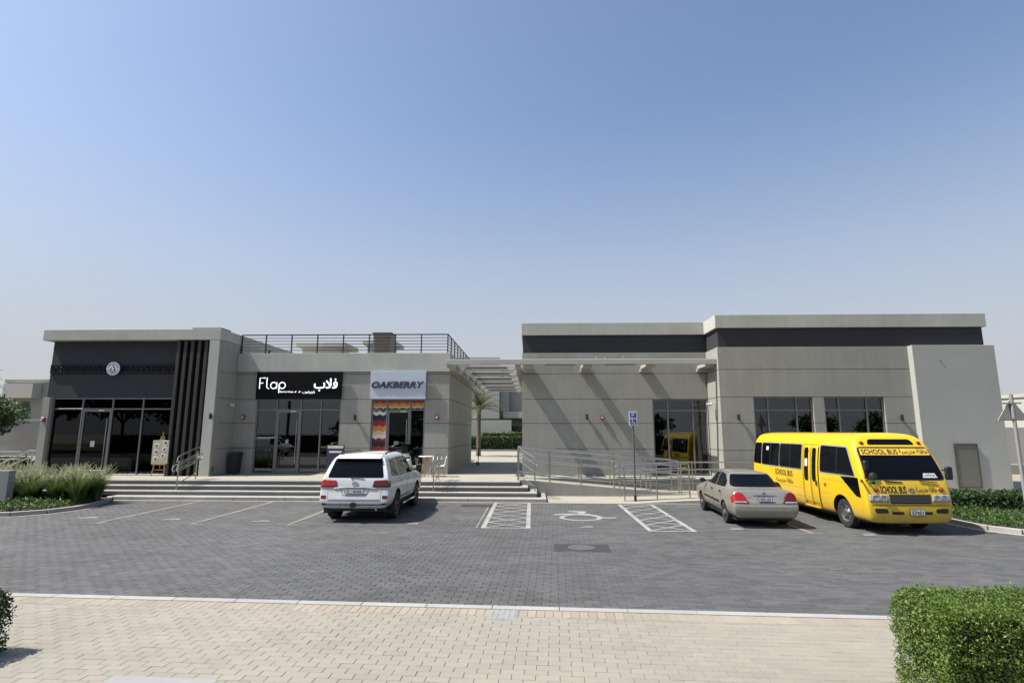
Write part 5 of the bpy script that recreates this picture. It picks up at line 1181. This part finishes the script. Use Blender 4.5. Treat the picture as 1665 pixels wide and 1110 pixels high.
v.line('emblem', chrome, 'B', [(.035*math.cos(a), .915+.03*math.sin(a)) for a in np.linspace(0, 6.283, 18)], .007, .008, n_=1); v.line('emblem', chrome, 'B', [(-.05, .915), (.05, .915)], .008, .01)
v.text('badge', M['framed'], 'B', 'SUNNY', -.44, -.32, .80, .825); v.text('badge', M['framed'], 'B', '1.6', .36, .43, .80, .825)
plate(v, 'B', 0, .775, .36, .14, '97157', .05)
v.decal('grille', trimblk, 'F', [(-.3, .5), (.3, .5), (.32, .66), (-.32, .66)])
for s_ in (-1, 1): v.decal('headlamp', lampw, 'F', [(s_*.38, .56), (s_*.38, .68), (s_*.64, .70), (s_*.66, .58)], .006)
MB().box(-.72, .72, -1.95, 1.9, .18, .26).build('underbody', trimblk, t)
# ---- yellow school bus, facing the street
t = thing('school_bus', 'yellow school minibus parked facing the street at the right', 'bus', (9.64, 18.52, 0), R(181.2)); t.scale = (1.065, 1, 1)
X = [0, .85, .985, 1.035, 1.045, 1.04, 1.01, .97, .92, .83, .66, .36, 0]; Z = [.28, .28, .33, .66, 1.08, 1.42, 1.75, 2.08, 2.30, 2.46, 2.54, 2.572, 2.58]
fy = [3.36, 3.42, 3.49, 3.51, 3.45, 3.38, 3.22, 3.03, 2.90, 2.78, 2.66, 2.58, 2.55]
rb = [-3.42, -3.44, -3.47, -3.48, -3.48, -3.47, -3.45, -3.42, -3.38, -3.30, -3.22, -3.18, -3.16]
rings = [sec(rb, .93), sec([y+.02 for y in rb], .985), sec([y+.16 for y in rb]), sec(-2.6), sec(-1), sec(.6), sec(1.9), sec([min(2.35, y-.55) for y in fy]), sec([y-.30 for y in fy], 1.005), sec([y-.10 for y in fy], 1.0), sec([y-.01 for y in fy], .985), sec([y+.02 for y in fy], .90), sec([y+.045 for y in fy], .45)]
yp = carpaint('bus_yellow', (.70, .455, .008), rough=.3, dust=.05); ydk = mat('header_yellow', (.60, .41, .05), .45, .05); grey = mat('window_rubber_grey', (.25, .25, .25), .5)
v = Vehicle(t, rings, yp, [(2.33, .42, .465, .60, 1.3), (-1.60, .42, .465, .60, 1.3)])
wx0, wz0, wz1 = 0, 1.44, 2.20
side = [('R', [(-3.36, 1.46), (-3.30, 2.20), (-2.72, 2.20), (-2.72, 1.44)], False), ('R', [(-2.66, 1.44), (-2.66, 2.20), (-1.30, 2.20), (-1.30, 1.44)], True), ('R', [(-1.26, 1.44), (-1.26, 2.20), (.22, 2.20), (.22, 1.44)], True), ('R', [(1.34, 1.44), (1.34, 2.20), (2.66, 2.17), (3.07, 1.44)], True),
        ('L', [(3.30, 1.46), (3.28, 2.20), (2.72, 2.20), (2.72, 1.44)], False), ('L', [(2.66, 1.44), (2.66, 2.20), (1.30, 2.20), (1.30, 1.44)], True), ('L', [(1.26, 1.44), (1.26, 2.20), (-.2, 2.20), (-.2, 1.44)], True), ('L', [(-.26, 1.44), (-.26, 2.20), (-1.6, 2.20), (-1.6, 1.44)], True), ('L', [(-1.66, 1.44), (-1.66, 2.20), (-2.66, 2.17), (-3.07, 1.44)], True)]
for sd_, q, fr in side:
    o = v.decal('side_window', M['vglass'], sd_, q, .012, rnd=.07, step=.08)
    if fr: 
        cx_, cy_ = sum(a for a, b in q)/4, sum(b for a, b in q)/4; big = [(a+math.copysign(.035, a-cx_), b+math.copysign(.035, b-cy_)) for a, b in q]
        v.decal('window_rubber', grey, sd_, big, .006, o, .08, .08)
        mid = (min(a for a, b in q)+max(a for a, b in q))/2; v.line('sash_bar', trimblk, sd_, [(mid, 1.46), (mid, 2.18)], .012, .012, o)
v.decal('quarter_glass', M['vglass'], 'R', [(2.38, 1.385), (3.20, 1.40), (3.28, .90), (3.08, .92)], .006, rnd=.03); v.decal('quarter_glass', M['vglass'], 'L', [(-2.62, 1.34), (-3.20, 1.37), (-3.26, .98), (-3.14, .98)], .006, rnd=.03)
# folding door
for k, (a, b) in enumerate(((.36, .80), (.82, 1.24))):
    d = v.decal('door_leaf', yp, 'R', [(a, .42), (a, 2.20), (b, 2.20), (b, .42)], .014, rnd=.02, step=.12, thick=.012); v.decal('door_pane', M['vglass'], 'R', [(a+.10, 1.12), (a+.10, 2.12), (b-.10, 2.12), (b-.10, 1.12)], .032, d, .09, .1)
    v.line('door_edge', trimblk, 'R', [(a, .42), (a, 2.2)], .010, .02, d)
v.line('door_edge', trimblk, 'R', [(1.24, .42), (1.24, 2.2), (.36, 2.2)], .012, .018); v.decal('notice', M['white'], 'R', [(.50, 1.55), (.50, 1.78), (.66, 1.78), (.66, 1.55)], .035, rnd=0)
v.decal('door_handle', trimblk, 'R', [(1.13, 1.02), (1.13, 1.16), (1.19, 1.16), (1.19, 1.02)], .035, rnd=.01, thick=.02)
v.text('side_lettering', M['black'], 'R', 'SCHOOL BUS', -1.60, -.36, 1.15, 1.34, .006, bold=.014)
v.text('side_lettering', M['black'], 'R', AR_SCHOOL+' '+AR_BUS, -1.55, -.33, .88, 1.10, .006, bold=.004)
for q in ([(-3.35, .86), (.30, .86)], [(1.3, .86), (1.86, .86)], [(-3.35, .62), (-2.1, .62)], [(-1.1, .62), (.30, .62)], [(1.3, 1.25), (3.1, 1.22)]): v.line('body_crease', mat('crease', (.45, .25, .01), .5) if 'crease' not in bpy.data.materials else bpy.data.materials['crease'], 'R', q, .006)
v.decal('fuel_flap', mat('tail_amber', (.35, .06, .01), .4), 'R', [(1.52, 1.04), (1.52, 1.13), (1.64, 1.13), (1.64, 1.04)], .008, rnd=.01); v.decal('window_sticker', M['white'], 'R', [(-2.30, 1.95), (-2.30, 2.08), (-2.12, 2.08), (-2.12, 1.95)], .016, rnd=0)
# front
ws = v.decal('windscreen', M['vglass'], 'F', [(-.93, 1.39), (.93, 1.39), (.86, 2.17), (-.86, 2.17)], .010, rnd=.09, step=.06); v.decal('windscreen_rubber', trimblk, 'F', [(-.965, 1.36), (.965, 1.36), (.89, 2.20), (-.89, 2.20)], .005, ws, .1, .06)
hd = v.decal('header_strip', ydk, 'F', [(-.865, 1.98), (.865, 1.98), (.845, 2.155), (-.845, 2.155)], .018, rnd=.02, step=.06)
v.text('header_lettering', M['black'], 'F', 'SCHOOL BUS', -.82, .06, 2.005, 2.13, .024, hd, bold=.016); v.text('header_lettering', M['black'], 'F', AR_SCHOOL+' '+AR_BUS, .10, .83, 1.99, 2.15, .024, hd, bold=.004)
v.decal('destination_box', M['vglass'], 'F', [(-.60, 2.26), (.60, 2.26), (.52, 2.40), (-.52, 2.40)], .010, rnd=.06, step=.05)
for s_ in (-1, 1):
    p, n_ = v.hit('F', s_*.72, 2.30); MB().lathe([(0, 0), (.05, 0), (.045, .05), (0, .07)], (-s_*.72, p.y-.02, 2.30), 'y', 14).build('warning_lamp', M['red'], t, smooth=True)
    p, n_ = v.hit('F', s_*.78, 1.13); MB().lathe([(0, 0), (.075, 0), (.065, .03), (0, .045)], (-s_*.78, p.y-.012, 1.13), 'y', 18).build('turn_lamp', amber, t, smooth=True)
    q = [(.50, .82), (.54, 1.0), (.96, 1.0), (.97, .83)]; q = [(s_*a, b) for a, b in q]; hl = v.decal('headlamp', lampw, 'F', q, .008, rnd=.03, step=.05, thick=.01)
    for cx_ in (.64, .82): v.line('reflector_ring', chrome, 'F', [(s_*cx_+.07*math.cos(a), .915+.065*math.sin(a)) for a in np.linspace(0, 6.283, 16)], .012, .022, hl, 1)
    v.decal('fog_recess', trimblk, 'F', [(s_*.56, .55), (s_*.58, .66), (s_*.88, .66), (s_*.86, .54)], .006, rnd=.04)
    v.decal('bumper_slot', trimblk, 'F', [(s_*.20, .515), (s_*.20, .585), (s_*.48, .585), (s_*.48, .515)], .006, rnd=.01)
    p, n_ = v.hit('F', s_*.3-.25, 1.37)
    MB().bar((-(s_*.42-.12), p.y+.03, 1.345), (-(s_*.42+.30), p.y+.03, 1.36-.05), .025, .02).build('wiper', trimblk, t)
    for y in (2.33, -1.60): wheel(t, s_*.86, y, .395, .21, .24, alloy, 'disc', 6)
g_ = v.decal('grille', trimblk, 'F', [(-.48, .78), (.48, .78), (.50, 1.01), (-.50, 1.01)], .008, rnd=.02)
for z in (.83, .88, .93, .98): v.line('grille_bar', M['framed'], 'F', [(-.47, z), (.47, z)], .010, .012, g_)
v.text('front_lettering', M['black'], 'F', 'SCHOOL BUS', -.68, -.06, 1.035, 1.22, .006, bold=.022); v.text('front_lettering', M['black'], 'F', AR_SCHOOL+' '+AR_BUS, .17, .68, 1.03, 1.22, .006, bold=.004)
for pts in ([(.055+.075*math.cos(a), 1.12+.04*math.sin(a)) for a in np.linspace(0, 6.283, 18)], [(.055+.035*math.cos(a), 1.12+.038*math.sin(a)) for a in np.linspace(0, 6.283, 14)]): v.line('emblem', chrome, 'F', pts, .008, .008, n_=1)
plate(v, 'F', .10, .58, .36, .17, '57451'); v.line('bumper_seam', trimblk, 'F', [(-.93, .745), (.93, .745)], .007)
v.decal('dash_card', M['white'], 'F', [(.42, 1.42), (.46, 1.53), (.74, 1.53), (.78, 1.42)], .016, rnd=0); v.text('card_text', M['navy'], 'F', 'LAPSHA', .46, .74, 1.45, 1.51, .02)
v.decal('child_sign', mat('lime_sign', (.35, .55, .03), .5), 'F', [(-.90, 1.22), (-.90, 1.36), (-.70, 1.36), (-.70, 1.22)], .010, rnd=.01); v.text('child_symbol', M['black'], 'F', '\u00a5', -.85, -.75, 1.24, 1.34, .014, bold=.03)
# mirrors
MB().tube([(.92, 3.30, 1.35), (1.0, 3.62, 1.38), (.98, 3.68, 1.42)], .02, 6).build('mirror_arm', trimblk, t); MB().lathe([(0, -.10), (.08, -.08), (.10, 0), (.07, .08), (0, .11)], (.93, 3.66, 1.47), 'z', 14).build('crossview_mirror', trimblk, t, smooth=True)
MB().tube([(.95, 3.2, 1.38), (1.12, 3.5, 1.33)], .025, 6).build('mirror_arm', trimblk, t); MB().prism([(.90, 1.60), (1.02, 1.60), (1.02, 1.86), (.90, 1.86)], 'y', 3.42, 3.49).build('mirror', trimblk, t, bevel=.03); MB().tube([(.98, 3.45, 1.60), (1.0, 3.45, 1.4)], .015, 6).build('mirror_arm', trimblk, t)
MB().tube([(-.98, 3.12, 1.62), (-1.16, 3.22, 1.60)], .02, 6).build('mirror_arm', trimblk, t); MB().prism([(-1.28, 1.36), (-1.10, 1.36), (-1.10, 1.70), (-1.28, 1.70)], 'y', 3.18, 3.27).build('mirror', trimblk, t, bevel=.03)
MB().box(-.86, .86, -3.2, 3.1, .24, .34).build('underbody', trimblk, t); MB().box(.98, 1.06, .36, 1.24, .36, .40).build('door_step', yp, t)

# ---- vehicles on the street behind the viewer, mirrored in the shop glass
sal = [o for o in bpy.data.objects if o.parent is None and o.get('label', '').startswith('dusty champagne')][0]; est = [o for o in bpy.data.objects if o.parent is None and o.get('label', '').startswith('white off-road')][0]
c = copy_tree(sal); c.location = (-13.5, -7.2, -.02); c.rotation_euler = (0, 0, R(-90)); c['label'] = 'saloon on the street behind the viewer, mirrored in the third shop door'
c = copy_tree(sal); c.location = (-20.5, -7.2, -.02); c.rotation_euler = (0, 0, R(-90)); c['label'] = 'saloon on the street behind the viewer, nearer the van'
t = thing('parked_van', 'white van on the street behind the viewer, mirrored in the second shop front', 'van', (-28.5, -7.0, -.02), R(-90))
X = [0, .75, .90, .96, .98, .97, .94, .91, .87, .82, .70, .36, 0]; Z = [.32, .32, .36, .55, .8, 1.0, 1.15, 1.35, 1.6, 1.8, 1.95, 2.0, 2.0]
cw = [(.92, 1.12), (.86, 1.2), (.76, 1.23), (.66, 1.25), (.5, 1.26), (.25, 1.27), (0, 1.27)]; ns = [(.84, .78), (.78, .84), (.68, .88), (.56, .9), (.42, .91), (.2, .92), (0, .92)]
v = Vehicle(t, [sec(-2.6, .94), sec(-2.55, .99), sec(-2.3), sec(0), sec(.9), sec(1.05), sec(1.9, 1, cw), sec(2.0, 1, cw), sec(2.5, .97, ns), sec(2.62, .88, ns)], wp, [(-1.5, .34, .38, .6, 1.2), (1.6, .34, .38, .6, 1.2)])
v.decal('windscreen', M['vglass'], 'F', [(-.74, 1.3), (.74, 1.3), (.62, 1.85), (-.62, 1.85)], .006)
for s_, sd_ in ((1, 'R'), (-1, 'L')):
    v.decal('side_window', M['vglass'], sd_, [(s_*1.75, 1.22), (s_*1.15, 1.78), (s_*.55, 1.8), (s_*.5, 1.22)], .006); v.decal('headlamp', lampw, 'F', [(s_*.5, .75), (s_*.5, .88), (s_*.78, .9), (s_*.8, .76)], .006)
    for y in (-1.5, 1.6): wheel(t, s_*.83, y, .33, .2, .2, alloy, 'disc', 6)
v.decal('grille', trimblk, 'F', [(-.42, .6), (.42, .6), (.44, .86), (-.44, .86)], .006)
